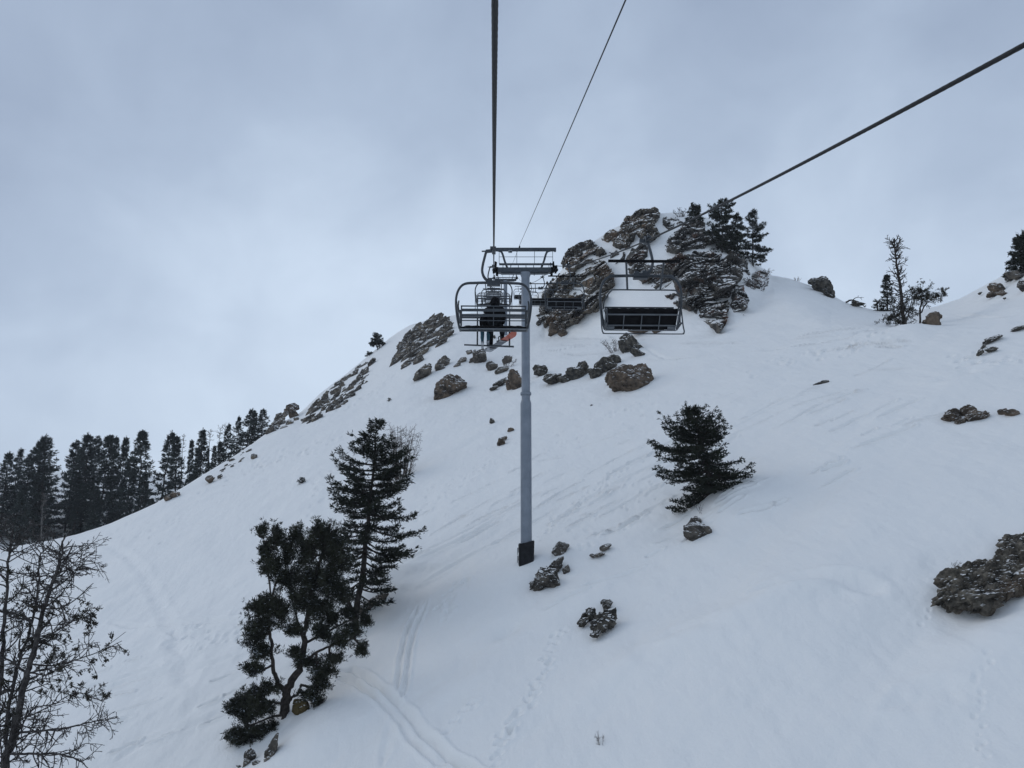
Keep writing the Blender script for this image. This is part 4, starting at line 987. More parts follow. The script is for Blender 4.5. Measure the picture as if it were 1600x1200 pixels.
# ------------------------------------------------------------------ bare bushes
def bush(px, pyb, w, h, seed, label, n=16, mt='twig', rm=.008, r0=.02, lean=0, lev=3, cat='shrub'):
    g_ = gpt(px, pyb); s = g_.y/1200; rr = random.Random(seed); limbs = []
    for i in range(n):
        u = rr.uniform(-1, 1); hh = h*s*rr.uniform(.65, 1.0)*(1-.3*u*u)
        st = g_+Vector((u*w*s*.18, rr.uniform(-.3, .3), -.15))
        en = g_+Vector((u*w*s*.5+lean*h*s, rr.uniform(-.5, .5)*w*s*.4, hh))
        limbs.append(([st, st.lerp(en, .5)+Vector((rr.gauss(0, .05), 0, .08*hh)), en], r0, r0*.4, 7, hh*.3))
    return bare_tree('bush', label, g_, limbs, seed, mt, lev=lev-1, r_min=rm, cat=cat)
bush(626, 745, 60, 92, 81, 'tall leafless grey-brown bush behind the top of the near fir', 30, 'twig', .007, .03)
bush(615, 752, 60, 26, 811, 'low leafless scrub under the tall grey-brown bush', 16, 'twig', .007, .02, lean=.5)
bush(960, 552, 36, 26, 82, 'leafless bush left of the upright dark boulder', 16, 'twig', .009, .02, lean=-.3)
bush(792, 574, 26, 22, 83, 'small leafless bush just left of the tower column', 14, 'twig', .009, .02, lean=.2)
bush(1175, 448, 32, 26, 84, 'leafless bush on the right shoulder below the pointed fir', 22, 'twig', .010, .025)
bush(1196, 432, 22, 16, 85, 'thin twigs at the right end of the peak shoulder', 8, 'twig', .010, .025, lean=.5)
bush(1062, 338, 26, 18, 86, 'leafless brush on the summit skyline, left of the junipers', 14, 'bark', .012, .03)
bush(1246, 437, 14, 9, 87, 'thin twigs on the skyline snow between the peak and the saddle', 8, 'twig', .010, .02)
bush(1100, 812, 34, 16, 88, 'thin twigs poking out above the pale-faced boulder', 7, 'twig', .004, .008, lean=.3)
bush(937, 1170, 16, 18, 89, 'little tuft of dry twigs near the bottom centre', 7, 'twig', .003, .006)
bush(1497, 888, 18, 12, 90, 'dry twigs on top of the large rough outcrop', 8, 'twig', .003, .006)
bush(1062, 806, 26, 8, 91, 'dry twigs at the left foot of the broad fir', 6, 'twig', .003, .006)

# ------------------------------------------------------------------ the chairlift
DIRX = -.0248                                   # the line runs slightly left of the view axis
def rope_up(Y):                                 # haul rope above our own chair
    if Y <= 46: z = 1.94+.239*Y+.00127*Y*Y
    elif Y <= 120:
        t = (Y-46)/74; z = 15.6+(38.9-15.6)*t-4*1.15*t*(1-t)
    else: z = 38.9+(Y-120)*.30
    return Vector((DIRX*Y, Y, z))
def rope_dn(Y):
    p = rope_up(Y)
    if Y <= 46: p.z += .22*(1-Y/46)
    return p+Vector((3.82, 0, 0))
def build_rope(name, fn, Y0, Yn, label):
    r = .0185; n = 12; lay = .34; V = []; F = []
    Ys = list(np.arange(Y0, min(30, Yn), .035))+list(np.arange(30, Yn, .35)); ns = len(Ys)
    for i, Y in enumerate(Ys):
        p = fn(Y)
        for k in range(n*2):
            th = 2*math.pi*k/(n*2); rr_ = r*(1+.13*abs(math.cos(3*(th-2*math.pi*Y/(lay*2)))))
            V.append((p.x+math.cos(th)*rr_, p.y-math.sin(th)*rr_*.3, p.z+math.sin(th)*rr_*.96))
    m = n*2
    for i in range(ns-1):
        for k in range(m):
            k2 = (k+1) % m; F.append((i*m+k, i*m+k2, (i+1)*m+k2, (i+1)*m+k))
    o = mesh_np(name, V, F, M['rope'], smooth=True); tag(o, label, 'cable'); return o
build_rope('haul_rope', rope_up, -6, 150, 'thick twisted steel rope running straight up overhead to the uphill chairs')
build_rope('haul_rope', rope_dn, 1.0, 150, 'thick twisted steel rope slanting in from the upper right, carrying the empty downhill chairs')
TX = .84; TY = 46.0
tw = MB(); P1 = Vector((TX-.36, TY, 16.98)); P0 = Vector((-.0248*-8+1.64+.16, -8., 2.15))
pts = []
for i in range(41):
    t = i/40; p = P0.lerp(P1, t); p.z -= .5*4*t*(1-t)*.12; pts.append(p)
tw.tube(pts, .012, 6); P2 = Vector((-1.4, 120, 40.2))
tw.tube([P1.lerp(P2, i/20)-Vector((0, 0, 4*1.0*(i/20)*(1-i/20))) for i in range(21)], .012, 6)
tag(tw.build('signal_cable', M['rope']), 'thin cable running from the top beam of the tall tower up overhead', 'cable')

def make_tower(name, base, ztop, rope_l, rope_r, label, detail=True, rad=(.26, .33), pad=True, group=None):
    """base: foot on the snow; ztop: underside of crossarm; rope_l/rope_r: x of the ropes, all world"""
    bx, by, bz = base; root = empty(name, (bx, by, bz)); tag(root, label, 'lift tower', group)
    Hc = ztop-bz; Lx = rope_l-bx; Rx = rope_r-bx; zr = Hc
    m = MB(); hs = Hc*.53
    if detail:
        m.tube([(0,0,-1.5),(0,0,hs)], rad[1], 28); m.build('lower_column', M['steel'], root, smooth=True)
        m = MB(); m.tube([(0,0,hs),(0,0,hs+.10),(0,0,hs+.3)], [rad[1], rad[1]*.99, rad[0]*1.02], 28); m.tube([(0,0,hs+.30),(0,0,zr)], rad[0]*1.0, 28)
        m.build('upper_column', M['steel'], root, smooth=True)
        m = MB(); m.tube([(0,0,hs+.62),(0,0,hs+.72)], rad[0]*1.28, 28)
        for k in range(12):
            t = k*math.pi/6; m.tube([(math.cos(t)*rad[0]*1.16, math.sin(t)*rad[0]*1.16, hs+.57), (math.cos(t)*rad[0]*1.16, math.sin(t)*rad[0]*1.16, hs+.77)], .02, 6)
        m.build('flange', M['steel'], root, smooth=True)
    else:
        m.tube([(0,0,-1.5),(0,0,zr)], rad[0], 20); m.build('column', M['steel'], root, smooth=True)
    # saddle and crossarm
    m = MB(); m.tube([(0,0,zr-.28),(0,0,zr-.1),(0,0,zr+.02)], [rad[0], rad[0]*1.25, rad[0]*1.32], 24); m.build('column_cap', M['steel'], root, smooth=True)
    m = MB(); m.box(((Lx+Rx)/2, 0, zr+.17), (Rx-Lx-.5, .42, .30)); m.box(((Lx+Rx)/2, 0, zr-.02), (Rx-Lx-.9, .30, .06))
    for s in (-1, 1): m.box((s*.55, 0, zr+.02), (.05, .36, .24))
    m.build('crossarm', M['steel_d'], root)
    # walkway with mesh floor and rail
    m = MB(); x0, x1 = Lx+.34, Rx-.14
    m.box(((x0+x1)/2, -.2, zr+.52), (x1-x0, .10, .11))
    for k in range(7): m.box((x0+(x1-x0)*(k+.5)/7, -.2, zr+.385), (.04, .05, .13))
    m.build('walkway', M['steel_d'], root)
    m = MB()
    for yy in (-.2,):
        for f_ in (0, .33, .66, 1): m.tube([(x0+(x1-x0)*f_, yy, zr+.56), (x0+(x1-x0)*f_, yy, zr+1.36)], .018, 6)
        m.tube([(x0, yy, zr+1.0), (x1, yy, zr+1.0)], .016, 6); m.tube([(x0, yy, zr+1.38), (x1, yy, zr+1.38)], .018, 6)
    m.build('railing', M['steel_d'], root)
    # lifting frame above
    m = MB(); cx = (Lx+Rx)/2
    m.box((cx, 0, zr+1.55), (Rx-Lx+.18, .16, .20))
    m.box((Lx+.03, 0, zr+1.55), (.08, .22, .22)); m.box((Rx+.02, 0, zr+1.46), (.12, .14, .10))
    for s in (-1, 1):
        xa = cx+s*1.35; m.tube(spline([(xa+s*.42, 0, zr+1.50), (xa+s*.12, 0, zr+1.42), (xa, 0, zr+1.22), (xa-s*.12, 0, zr+.8), (xa-s*.30, 0, zr+.32)], 5), .065, 8)
    m.build('lifting_frame', M['steel_d'], root)
    # sheave trains lie along the rope
    for nm, x, sgn in (('l', Lx, 1), ('r', Rx, -1)):
        sl = .33; d = Vector((DIRX, 1, sl)).normalized(); up = Vector((0, -sl, 1)).normalized()
        fr = MB(); zc = rope_up(by).z-bz
        c = Vector((x+sgn*.13, 0, zc-.22))
        fr.bar(c-d*1.35+up*.02, c+d*1.35+up*.02, .05, .12)
        for k in (-1, 1):
            cc = c+d*.95*k; fr.bar(cc-d*.42+up*.02+Vector((sgn*-.03, 0, 0)), cc+d*.42+up*.02+Vector((sgn*-.03, 0, 0)), .04, .09)
        fr.box(c+Vector((sgn*.08, 0, -.16)), (.14, .30, .5)); fr.box((x+sgn*.28, 0, zr+.17), (.30, .26, .24))
        for k in (-1, 1): fr.bar(c+d*1.3*k, c+d*1.3*k+up*.42+Vector((sgn*.05, 0, 0)), .05, .04)
        fr.box((x+sgn*.02, -1.0, zc-.62), (.12, .3, .35)); fr.box((x+sgn*.10, 0, zc-.1), (.10, .5, .6))
        fo = fr.build('sheave_frame', M['rubber'], root)
        for k in range(6):
            s_ = MB(); cc = Vector((x, 0, zc-.20))+d*(-1.2+.48*k); s_.disc(cc, (1, 0, 0), .21, .10, 22); s_.disc(cc, (1, 0, 0), .06, .13, 12)
            s_.build('sheave', M['rubber'], root, smooth=True)
        g_ = MB(); g_.bar(Vector((x-sgn*.09, 0, zc-.28))-d*1.3, Vector((x-sgn*.09, 0, zc-.28))+d*1.3, .02, .14); g_.build('rope_catcher', M['steel_d'], root)
    if detail:
        m = MB(); m.box((cx-.88, -.1, zr+1.38), (.24, .03, .17)); m.build('number_plate', M['plate'], root)
        m = MB()   # the digits on the plate
        for xx in (-.95, -.87, -.79): m.box((cx+xx, -.118, zr+1.38), (.018 if xx < -.9 else .05, .006, .10))
        m.build('plate_digits', M['rubber'], root)
        m = MB(); m.tube([(P1.x-bx, 0, zr+1.62), (P1.x-bx, 0, zr+1.78)], .03, 8); m.box((P1.x-bx, 0, zr+1.74), (.08, .2, .06)); m.build('cable_clamp', M['rubber'], root)
    if pad:
        m = MB(); N_ = 24; prof = [(-1.6, .50), (.0, .50), (.55, .49), (1.12, .51), (1.2, .50), (1.2, .36)]
        for (z, r) in prof:
            for k in range(N_):
                t = 2*math.pi*k/N_; sq = 1/max(abs(math.cos(t)), abs(math.sin(t)))**.65
                m.v.append((math.cos(t)*r*sq*.93+.06*(.6-z)*-.1, math.sin(t)*r*sq*.93, z+.10*math.cos(t)*(1 if z > 1 else 0)))
        for i in range(len(prof)-1):
            for k in range(N_):
                k2 = (k+1) % N_; m.f.append((i*N_+k, i*N_+k2, (i+1)*N_+k2, (i+1)*N_+k))
        po = m.build('pad', M['pad'], root)
        m = MB()
        for z in (.3, .75): m.box((-.50, -.18, z), (.05, .05, .28)); m.box((-.52, -.2, z-.2), (.03, .03, .14))
        m.build('strap', M['pad'], po)
    return root
# foot on the slope
zb = at(820, 880, TY).z
MOv = zat(TX, TY)
make_tower('lift_tower', (TX, TY, zb), at(820, 427, TY).z, rope_up(TY).x, rope_dn(TY).x, 'tall grey steel lift tower with a black pad round its foot')
T2 = 120.; t2x = (rope_up(T2).x+rope_dn(T2).x)/2
zc2 = rope_up(T2).z-.75
make_tower('lift_tower', (t2x, T2, zat(t2x, T2)), zc2, rope_up(T2).x, rope_dn(T2).x, 'far lift tower seen between the chairs just left of the near tower', detail=False, rad=(.30, .3), pad=False)

def add_chair(root, bar_down, loop, fold=0.):
    """origin = grip on the rope, riders face +Y"""
    m = MB(); m.box((0, 0, 0), (.10, .34, .11)); m.box((0, .2, .02), (.05, .12, .06)); m.box((-.02, 0, .07), (.16, .12, .05))
    m.build('grip', M['chair'], root)
    m = MB(); m.bar((0, 0, -.01), (-.22, 0, -.03), .07, .08); m.bar((-.18, 0, -.02), (-.33, 0, -.03), .03, .03)
    m.tube(spline([(-.20, 0, -.02), (-.24, 0, -.16), (-.30, 0, -.42), (-.31, 0, -.60), (-.24, 0, -.74), (-.10, 0, -.82), (0, 0, -.85)], 5), .036, 10)
    m.build('hanger_arm', M['chair'], root, smooth=True)
    m = MB()
    half = [(.90, -.16, -2.06), (.97, -.12, -1.75), (1.01, -.05, -1.40), (.99, 0, -1.14), (.90, 0, -.96), (.76, 0, -.87), (.5, 0, -.85)]
    m.tube(spline(half+[(0, 0, -.84)]+[(-x, y, z) for (x, y, z) in half[::-1]], 5), .032, 10)
    for s in (-1, 1):
        m.tube([(s*.90, -.16, -2.06), (s*.90, .28, -2.02)], .024, 8)
        m.tube(spline([(s*.99, -.03, -1.34), (s*.95, -.22, -1.62), (s*.88, -.26, -1.95)], 4), .018, 8)
    m.box((0, 0, -.86), (.36, .14, .12)); m.box((-.09, 0, -.80), (.10, .16, .10)); m.box((.10, 0, -.80), (.10, .16, .08))
    m.build('bail', M['chair'], root, smooth=True)
    # armrests
    for s in (-1, 1):
        m = MB(); m.tube(spline([(s*.88, -.24, -1.62), (s*.89, .05, -1.66), (s*.89, .24, -1.70)], 3), .022, 8); m.tube([(s*.89, .22, -1.70), (s*.88, .26, -2.0)], .016, 8)
        m.build('armrest', M['chair'], root, smooth=True)
    # backrest
    m = MB()
    for x in (-.85, -.43, 0, .43, .85): m.tube([(x, -.28, -1.52), (x, -.20, -2.0)], .014 if abs(x) < .8 else .02, 6)
    m.tube([(-.87, -.285, -1.52), (.87, -.285, -1.52)], .018, 8); m.tube([(-.85, -.22, -1.87), (.85, -.22, -1.87)], .013, 6)
    bo = m.build('backrest', M['chair'], root, smooth=True)
    for z, y in ((-1.615, -.262), (-1.745, -.242)):
        m = MB(); m.box((0, y, z), (1.70, .022, .070), (R(8), 0, 0)); m.build('slat', M['chair'], bo)
    n_before = len(root.children)
    # seat: black cushion in a light frame with cross bars underneath
    def tilt(y, z): return (y, z+.13*y)
    m = MB(); nx, ny = 24, 8; L_ = []
    for zz in (0, 1):
        for i in range(nx+1):
            for j in range(ny+1):
                x = -.87+1.74*i/nx; y = -.20+.50*j/ny
                ed_ = min(i, nx-i, 2)/2*min(j, ny-j, 2)/2
                z = -2.035 + (.085*(.55+.45*ed_)+.006*math.cos(x*28) if zz else 0)
                m.v.append((x, y, z+.13*y))
    o_ = (nx+1)*(ny+1); W_ = ny+1
    for i in range(nx):
        for j in range(ny):
            a_ = i*W_+j; m.f.append((a_, a_+1, a_+W_+1, a_+W_)); m.f.append((o_+a_+W_, o_+a_+W_+1, o_+a_+1, o_+a_))
    for i in range(nx):
        for j in (0, ny): a_ = i*W_+j; m.f.append((a_, a_+W_, o_+a_+W_, o_+a_))
    for j in range(ny):
        for i in (0, nx): a_ = i*W_+j; m.f.append((a_, o_+a_, o_+a_+1, a_+1))
    m.build('seat', M['rubber'], root, smooth=True)
    m = MB(); zf = -2.062
    def bb(x0, y0, x1, y1, w=.03, h=.03): m.bar((x0, y0, zf+.13*y0), (x1, y1, zf+.13*y1), w, h)
    bb(-.88, -.22, .88, -.22, .035, .04); bb(-.88, .19, .88, .19, .025, .03); bb(-.90, -.22, -.90, .19); bb(.90, -.22, .90, .19); bb(-.87, -.08, .87, -.08, .022, .03)
    for x in (-.44, 0, .44): bb(x, -.20, x, .18, .018, .024)
    for s in (-1, 1): m.box((s*.76, -.15, zf-.02), (.20, .10, .03))
    m.build('seat_frame', M['chair_l'], root)
    if fold:
        bpy.context.view_layer.update()
        for o in list(root.children)[n_before:]:
            if o.name.split('.')[0] in ('seat', 'seat_frame'):
                Mx = Matrix.Translation((0, -.20, -2.06)) @ Matrix.Rotation(R(fold), 4, 'X') @ Matrix.Translation((0, .20, 2.06)); o.data.transform(Mx)
    # safety bar with footrest
    m = MB(); f = MB()
    if bar_down:
        m.tube(spline([(-.93, -.10, -1.34), (-.95, .10, -1.45), (-.90, .42, -1.60), (-.86, .50, -1.62)], 4), .018, 8); m.tube(spline([(.93, -.10, -1.34), (.95, .10, -1.45), (.90, .42, -1.60), (.86, .50, -1.62)], 4), .018, 8)
        m.tube([(-.88, .50, -1.62), (.88, .50, -1.62)], .02, 8)
        for x in (-.44, .44): m.tube([(x, .50, -1.62), (x, .50, -2.50)], .022, 8)
        so = m.build('safety_bar', M['chair'], root, smooth=True)
        f.box((-.12, .50, -2.51), (1.36, .05, .04), (0, R(2.0), 0)); f.build('footrest', M['chair'], so)
    else:
        m.tube(spline([(-.93, -.10, -1.60), (-.94, .16, -1.50), (-.90, .30, -1.42), (-.80, .36, -1.31), (-.70, .36, -1.28), (0, .36, -1.28), (.70, .36, -1.28), (.80, .36, -1.31), (.90, .30, -1.42), (.94, .16, -1.50), (.93, -.10, -1.60)], 4), .017, 8)
        for x, x2 in ((-.47, -.40), (.44, .40)): m.tube([(x2+x*0, .36, -1.28), (x, .52, -.70)], .026, 8); 
        m.tube([(-.80, .10, -.86), (.80, .10, -.86)], .016, 8)
        so = m.build('safety_bar', M['chair'], root, smooth=True)
        f.box((0, .53, -.685), (1.75, .06, .045)); f.build('footrest', M['rubber'], so)
        f2 = MB(); f2.tube(spline([(-1.0, -.06, -1.60), (-1.0, .05, -2.0), (-1.0, .15, -2.28), (-.97, .16, -2.35), (-.90, .16, -2.37), (0, .16, -2.37), (.90, .16, -2.37), (.97, .16, -2.35), (1.0, .15, -2.28), (1.0, .05, -2.0), (1.0, -.06, -1.60)], 4), .017, 8)
        f2.build('guard_loop', M['chair'], root, smooth=True)
ZA, ZB = [-2.9, -2.51, -2.30, -2.06, -.85, -.60, 0], [-2.95, -2.55, -2.38, -2.24, -.93, -.62, 0]
def lengthen(root):
    for o in root.children_recursive:
        if o.name.split('.')[0] == 'grip': continue
        for v in o.data.vertices: v.co.z = float(np.interp(v.co.z, ZA, ZB)) if v.co.z < 0 else v.co.z
HEAD = math.atan(-DIRX)
c1 = empty('chairlift_chair', rope_up(20.0), HEAD)
tag(c1, 'four-seat chair on the uphill rope carrying the snowboarder, footrest lowered', 'chairlift chair', 'chairs on the uphill rope')
add_chair(c1, True, False); bpy.context.view_layer.update(); lengthen(c1)
def shift_body(root, dx):
    for o in root.children:
        if o.name.split('.')[0] != 'grip':
            o.data.transform(Matrix.Translation((dx, 0, 0)))
            for c in o.children: c.data.transform(Matrix.Translation((dx, 0, 0)))
def cp(o, parent=None):
    c = o.copy(); col.objects.link(c); c.parent = parent
    for ch in o.children: cp(ch, c)
    return c
dn = empty('chairlift_chair', rope_dn(18.3), math.pi+HEAD)
tag(dn, 'nearest empty chair on the downhill rope, seat underside showing against the snow', 'chairlift chair', 'chairs on the downhill rope')
add_chair(dn, False, True, 44)
bpy.context.view_layer.update()
shift_body(dn, .18); lengthen(dn)
up0 = empty('chairlift_chair', rope_up(40.5), HEAD); add_chair(up0, False, False); bpy.context.view_layer.update(); lengthen(up0)
ups = [(40.5, 'empty chair directly behind the hood of the snowboarder on the uphill rope'), (60, 'third uphill chair, framed inside the frame of the empty chair behind the snowboarder'),
       (80, 'fourth uphill chair, small, high inside the frames of the nearer chairs'), (100, 'fifth and smallest uphill chair near the head of the far tower')]
for Y, lab in ups:
    c = up0 if Y == 40.5 else cp(up0); c.location = rope_up(Y); c['category'] = 'chairlift chair'; c['label'] = lab; c['group'] = 'chairs on the uphill rope'
dns = [(38, 'second empty downhill chair, dark against the blocky crag right of the tower column'), (57.5, 'third downhill chair, partly behind the tower column'),
       (77, 'fourth downhill chair, low behind the tower column'), (97, 'farthest downhill chair, showing just left of the tower column')]
for Y, lab in dns:
    c = cp(dn); c.location = rope_dn(Y); c['label'] = lab; c['group'] = 'chairs on the downhill rope'

# ------------------------------------------------------------------ the riders (chair coordinates)
CM = Matrix.Translation(rope_up(20.0)) @ Matrix.Rotation(HEAD, 4, 'Z')
def skin_mesh(name, verts, edges, radii, mt, parent=None, root=0, sub=2, M_=None):
    me = bpy.data.meshes.new(name); me.from_pydata(verts, edges, []); o = bpy.data.objects.new(name, me); col.objects.link(o)
    s = o.modifiers.new('skin', 'SKIN'); s.use_smooth_shade = True
    for i, v in enumerate(me.skin_vertices[0].data):
        r = radii[i]; v.radius = r if isinstance(r, tuple) else (r, r); v.use_root = (i == root)
    ss = o.modifiers.new('sub', 'SUBSURF'); ss.levels = ss.render_levels = sub
    dg = bpy.context.evaluated_depsgraph_get(); dg.update()
    nm = bpy.data.meshes.new_from_object(o.evaluated_get(dg)); bpy.data.objects.remove(o)
    V = np.array([v.co[:] for v in nm.vertices])
    g = .012*fbm(V[:, 0]*9, V[:, 1]*9, V[:, 2]*9, s=4, o=3)
    N_ = np.array([v.normal[:] for v in nm.vertices]); V = V+N_*g[:, None]
    for v, c in zip(nm.vertices, V): v.co = c
    nm.materials.clear(); nm.materials.append(mt); nm.name = name
    o = bpy.data.objects.new(name, nm); col.objects.link(o)
    if parent: o.parent = parent
    return o
def hand(name, parent, wrist, d, up, mt, s=1.0):
    """gloved hand: palm, four curled fingers of unequal length, thumb from the side"""
    d = Vector(d).normalized(); up = Vector(up); sd_ = d.cross(up).normalized(); up = sd_.cross(d); w = Vector(wrist)
    v = [w, w+d*.05*s, w+d*.09*s]; e = [(0, 1), (1, 2)]; r = [.03*s, (.045*s, .025*s), (.042*s, .024*s)]
    for k, L_ in enumerate((.058, .068, .064, .05)):
        b = len(v); o_ = sd_*(-.033+.022*k)*s
        v += [w+d*.10*s+o_, w+d*(.10+L_*.55)*s+o_-up*.012*s, w+d*(.10+L_*.75)*s+o_-up*(.012+L_*.5)*s]
        e += [(2, b), (b, b+1), (b+1, b+2)]; r += [.013*s, .0125*s, .011*s]
    b = len(v); v += [w+d*.045*s-sd_*.045*s, w+d*.075*s-sd_*.065*s-up*.02*s]; e += [(1, b), (b, b+1)]; r += [.016*s, .013*s]
    return skin_mesh(name, v, e, r, mt, parent, sub=1)
def person(label, ox, oy, s, mats, hood=True, feet=None, grp=None, lean=0.):
    root = empty('person', CM @ Vector((ox, oy, 0)), HEAD); tag(root, label, 'person', grp)
    z0 = -2.15+.08*s            # pelvis above the seat
    pv = (0, -.02, z0)
    v = [pv, (0, -.06, z0+.15*s), (lean*.5, -.06, z0+.32*s), (lean, -.03, z0+.46*s), (lean, .0, z0+.53*s), (lean, .02, z0+.60*s)]
    e = [(0, 1), (1, 2), (2, 3), (3, 4), (4, 5)]
    r = [(.20*s, .16*s), (.205*s, .15*s), (.23*s, .155*s), (.20*s, .13*s), (.085*s, .08*s), (.07*s, .07*s)]
    for sg in (-1, 1):
        b = len(v); v += [(lean+sg*.19*s, -.03, z0+.44*s), (lean+sg*.255*s, .0, z0+.25*s), (lean+sg*.235*s, .16*s, z0+.10*s), (lean+sg*.17*s, .36*s, z0+.12*s)]
        e += [(3, b), (b, b+1), (b+1, b+2), (b+2, b+3)]; r += [.088*s, .075*s, .065*s, .045*s]
    body_v = len(v)
    fk = feet or [(-.10, .46, -.56), (.13, .44, -.54)]
    for k, sg in enumerate((-1, 1)):
        ft = Vector(fk[k]); hip = Vector((sg*.10*s, .03, z0-.01)); knee = Vector((ft.x*.9+sg*.02, .44*s, z0-.02*s)); ank = ft
        b = len(v); v += [tuple(hip), tuple(hip.lerp(knee, .5)), tuple(knee), tuple(knee.lerp(ank, .5)), tuple(ank)]
        e += [(0, b), (b, b+1), (b+1, b+2), (b+2, b+3), (b+3, b+4)]; r += [.115*s, .105*s, .09*s, .082*s, .07*s]
    body = skin_mesh('body', v, e, r, M[mats[1]], root)
    # jacket over the torso and arms
    jv = v[:body_v-0]; jr = [(a[0]*1.06+.01, a[1]*1.06+.01) if isinstance(a, tuple) else a*1.12 for a in r[:body_v]]
    je = [q for q in e if q[0] < body_v and q[1] < body_v]
    jv = jv[:-0 or None]; jr[5] = (.05*s, .05*s)
    skin_mesh('jacket', jv, je, jr, M[mats[0]], root)
    hc = Vector((lean, .035, z0+.685*s))
    # head with a face
    V, F = ico(4); W = V*np.array([.078, .098, .118])*s
    fz = np.exp(-((V[:, 0]/.16)**2+((V[:, 2]+.12)/.22)**2))*(V[:, 1] > 0); W[:, 1] += fz*.026*s
    for sx in (-1, 1):
        W[:, 1] -= np.exp(-(((V[:, 0]-sx*.38)/.16)**2+((V[:, 2]-.10)/.13)**2))*(V[:, 1] > 0)*.010*s
        ear = np.exp(-(((V[:, 1])/.22)**2+((V[:, 2]+.02)/.26)**2))*(V[:, 0]*sx > .8); W[:, 0] += sx*ear*.015*s
    W[:, 1] -= np.exp(-((V[:, 0]/.30)**2+((V[:, 2]+.47)/.05)**2))*(V[:, 1] > 0)*.006*s
    ho = mesh_np('head', W+np.array(hc[:]), F, M['skin'], root, smooth=True)
    me_ = MB()
    for sx in (-1, 1):
        VV, FF = ico(2); b = len(me_.v); me_.v += [tuple(Vector((sx*.030*s, .086*s, .014*s))+hc+Vector(q)*.011*s) for q in VV]; me_.f += [tuple(int(i)+b for i in f_) for f_ in FF]
    me_.build('eyes', M['boot'], ho, smooth=True)
    # helmet under a hood: a shell open towards the face
    V, F = ico(5); W = V*np.array([.142, .150, .150])*s
    W[:, 2] = np.where(V[:, 2] < -.2, W[:, 2]*1.25, W[:, 2]); W *= (1+.05*fbm(V[:, 0]*3, V[:, 1]*3, V[:, 2]*3, s=9, o=3))[:, None]
    W[:, 0] += np.where((V[:, 0] < 0) & (np.abs(V[:, 2]+.25) < .35), -.028*s*np.clip(1-np.abs(V[:, 2]+.25)/.35, 0, 1), 0)
    c_ = V[F].mean(1); keep = ~((c_[:, 1] > .55) & (c_[:, 2] < .55) & (c_[:, 2] > -.75))
    mesh_np('hood', W+np.array((hc+Vector((0, -.02, .0)))[:]), F[keep], M[mats[0]], root, smooth=True)
    # goggles
    g_ = MB(); pts = [(math.sin(t)*.088*s, math.cos(t)*.105*s, .02*s) for t in np.linspace(-1.0, 1.0, 9)]
    g_.tube([Vector(p)+hc for p in pts], .026*s, 8); g_.build('goggles', M['boot'], root, smooth=True)
    for sg in (-1, 1):
        w = (lean+sg*.17*s, .36*s, z0+.12*s); hand('glove', root, w, (-.15*sg, 1, -.1), (0, 0, 1), M[mats[2]], s)
    # boots
    for k in range(2):
        ft = Vector(fk[k]); b_ = [ft+Vector((0, 0, .10*s)), ft+Vector((0, -.02*s, -.02*s)), ft+Vector((0, -.03*s, -.08*s)), ft+Vector((0, .08*s, -.09*s)), ft+Vector((0, .18*s, -.095*s))]
        skin_mesh('boot', [tuple(q) for q in b_], [(0, 1), (1, 2), (2, 3), (3, 4)], [.075*s, .072*s, .07*s, (.06*s, .05*s), (.052*s, .042*s)], M[mats[3]], root, sub=2)
    return root
# board centre line: red end near and right, tail farther, left and lower
A_ = Vector((.60, .20, -2.27)); B_ = Vector((-.26, 1.20, -2.62))
def onb(t): return A_.lerp(B_, t)
fR = onb(.42)+Vector((0, 0, .15)); fL = onb(.78)+Vector((0, 0, .15))
ox = .04
person('snowboarder in black hooded jacket seated on the near uphill chair, seen from behind', ox, 0, .92, ('cloth', 'pants', 'rubber', 'boot'),
       feet=[tuple(fL-Vector((ox, 0, 0))), tuple(fR-Vector((ox, 0, 0)))])
person('small rider in teal trousers mostly hidden beside the snowboarder', -.17, .22, .66, ('cloth', 'teal', 'rubber', 'boot'),
       feet=[(-.13, .32, -2.46), (.02, .30, -2.44)])
# snowboard
ax_ = (B_-A_).normalized(); sd_ = ax_.cross(Vector((0, 0, 1))).normalized(); up_ = sd_.cross(ax_); Lb = (B_-A_).length
def board_piece(name, t0, t1, mt, parent, th=.012, off=0., n=18):
    V = []; F = []
    for i in range(n+1):
        t = t0+(t1-t0)*i/n; e_ = min(t, 1-t); w = .142*min(1, math.sqrt(max(1e-4, 1-(1-min(e_/.14, 1))**2)))*(1-.12*math.sin(math.pi*t)); zz = .09*max(0, 1-e_/.14)**2
        c = A_+ax_*Lb*t+up_*(zz+off)
        for sg in (-1, 1):
            for dz in (0, th): V.append(c+sd_*w*sg+up_*dz)
    for i in range(n):
        b = i*4
        F += [(b, b+4, b+6, b+2), (b+1, b+3, b+7, b+5), (b, b+1, b+5, b+4), (b+2, b+6, b+7, b+3)]
    F += [(0, 2, 3, 1), (n*4, n*4+1, n*4+3, n*4+2)]
    return mesh_np(name, V, F, mt, parent)
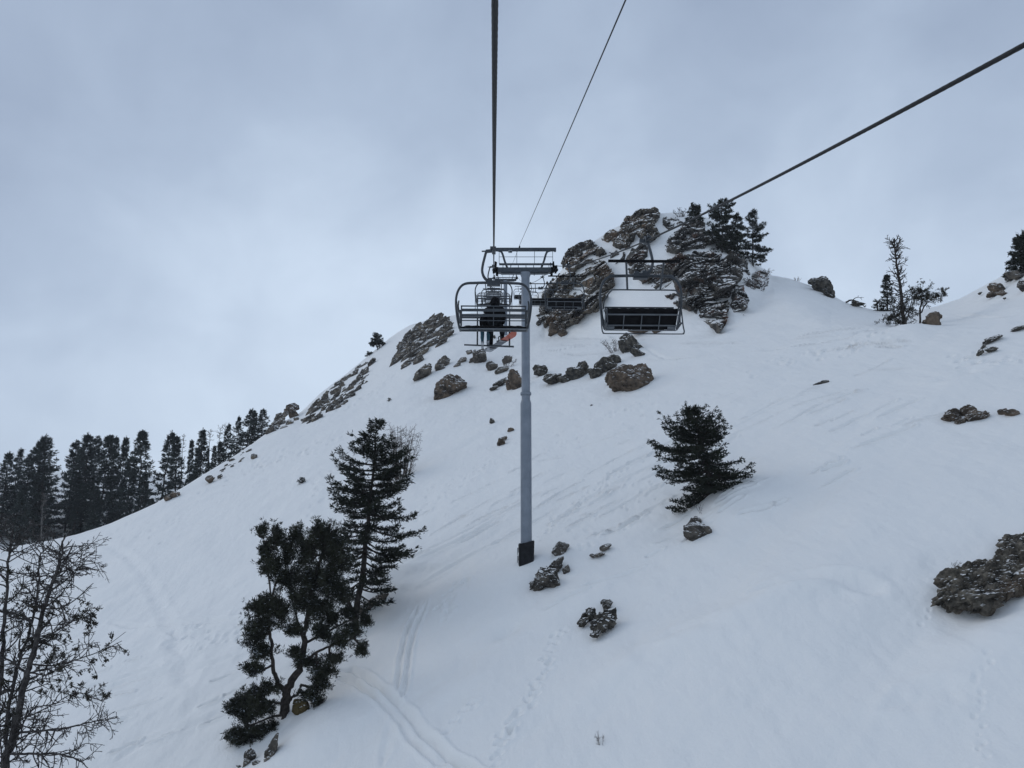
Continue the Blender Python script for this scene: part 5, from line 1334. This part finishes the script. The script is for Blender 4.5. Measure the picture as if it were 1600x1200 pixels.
sb = empty('snowboard', CM @ Vector((0, 0, 0)), HEAD); tag(sb, 'snowboard with a red nose strapped to the snowboarder boots below the footrest', 'snowboard')
board_piece('nose', .0, .36, M['board_r'], sb); board_piece('deck', .36, 1.0, M['board'], sb)
for t in (.42, .78):
    m = MB(); c = onb(t)+up_*.03; m.box(c, (.20, .24, .03), (0, 0, .6)); m.tube(spline([c+sd_*.11, c+sd_*.10+up_*.10+ax_*.02, c+up_*.15, c-sd_*.10+up_*.10, c-sd_*.11], 4), .014, 6)
    m.build('binding', M['boot'], sb)
# small skis of the second rider
for k, (fx, fz) in enumerate(((-.30, -2.56), (-.15, -2.54))):
    m = MB(); m.tube([], 0) if False else None
    V = []; F = []; n = 14
    for i in range(n+1):
        t = i/n; y = .05+1.05*t; z = fz+.03-.02+(.09*max(0, (t-.86)/.14)**2); w = .036*(1 if t < .9 else max(.15, 1-(t-.9)/.1*.85))
        for sx in (-1, 1):
            for dz in (0, .014): V.append((fx+sx*w, y, z+dz))
    for i in range(n):
        b = i*4; F += [(b, b+4, b+6, b+2), (b+1, b+3, b+7, b+5), (b, b+1, b+5, b+4), (b+2, b+6, b+7, b+3)]
    F += [(0, 2, 3, 1), (n*4, n*4+1, n*4+3, n*4+2)]
    o = mesh_np('ski', V, F, M['board'], None); o.matrix_world = CM
    tag(o, 'short ski on the %s foot of the small rider in teal trousers' % ('left' if k == 0 else 'right'), 'ski', 'skis of the small rider')


# ------------------------------------------------------------------ thin air between here and the far trees
hm = MB(); zlo = float(z_.min())-1; hm.box((0, 170, (zlo+78)/2), (726, 464, 78-zlo))
hz = bpy.data.materials.new('haze'); hz.use_nodes = True; ht = hz.node_tree; ht.nodes.clear()
ho_ = ht.nodes.new('ShaderNodeOutputMaterial'); hv = ht.nodes.new('ShaderNodeVolumePrincipled')
hv.inputs['Color'].default_value = (.93, .95, 1, 1); hv.inputs['Density'].default_value = .00026
ht.links.new(hv.outputs[0], ho_.inputs['Volume'])
tag(hm.build('haze', hz), kind='stuff')
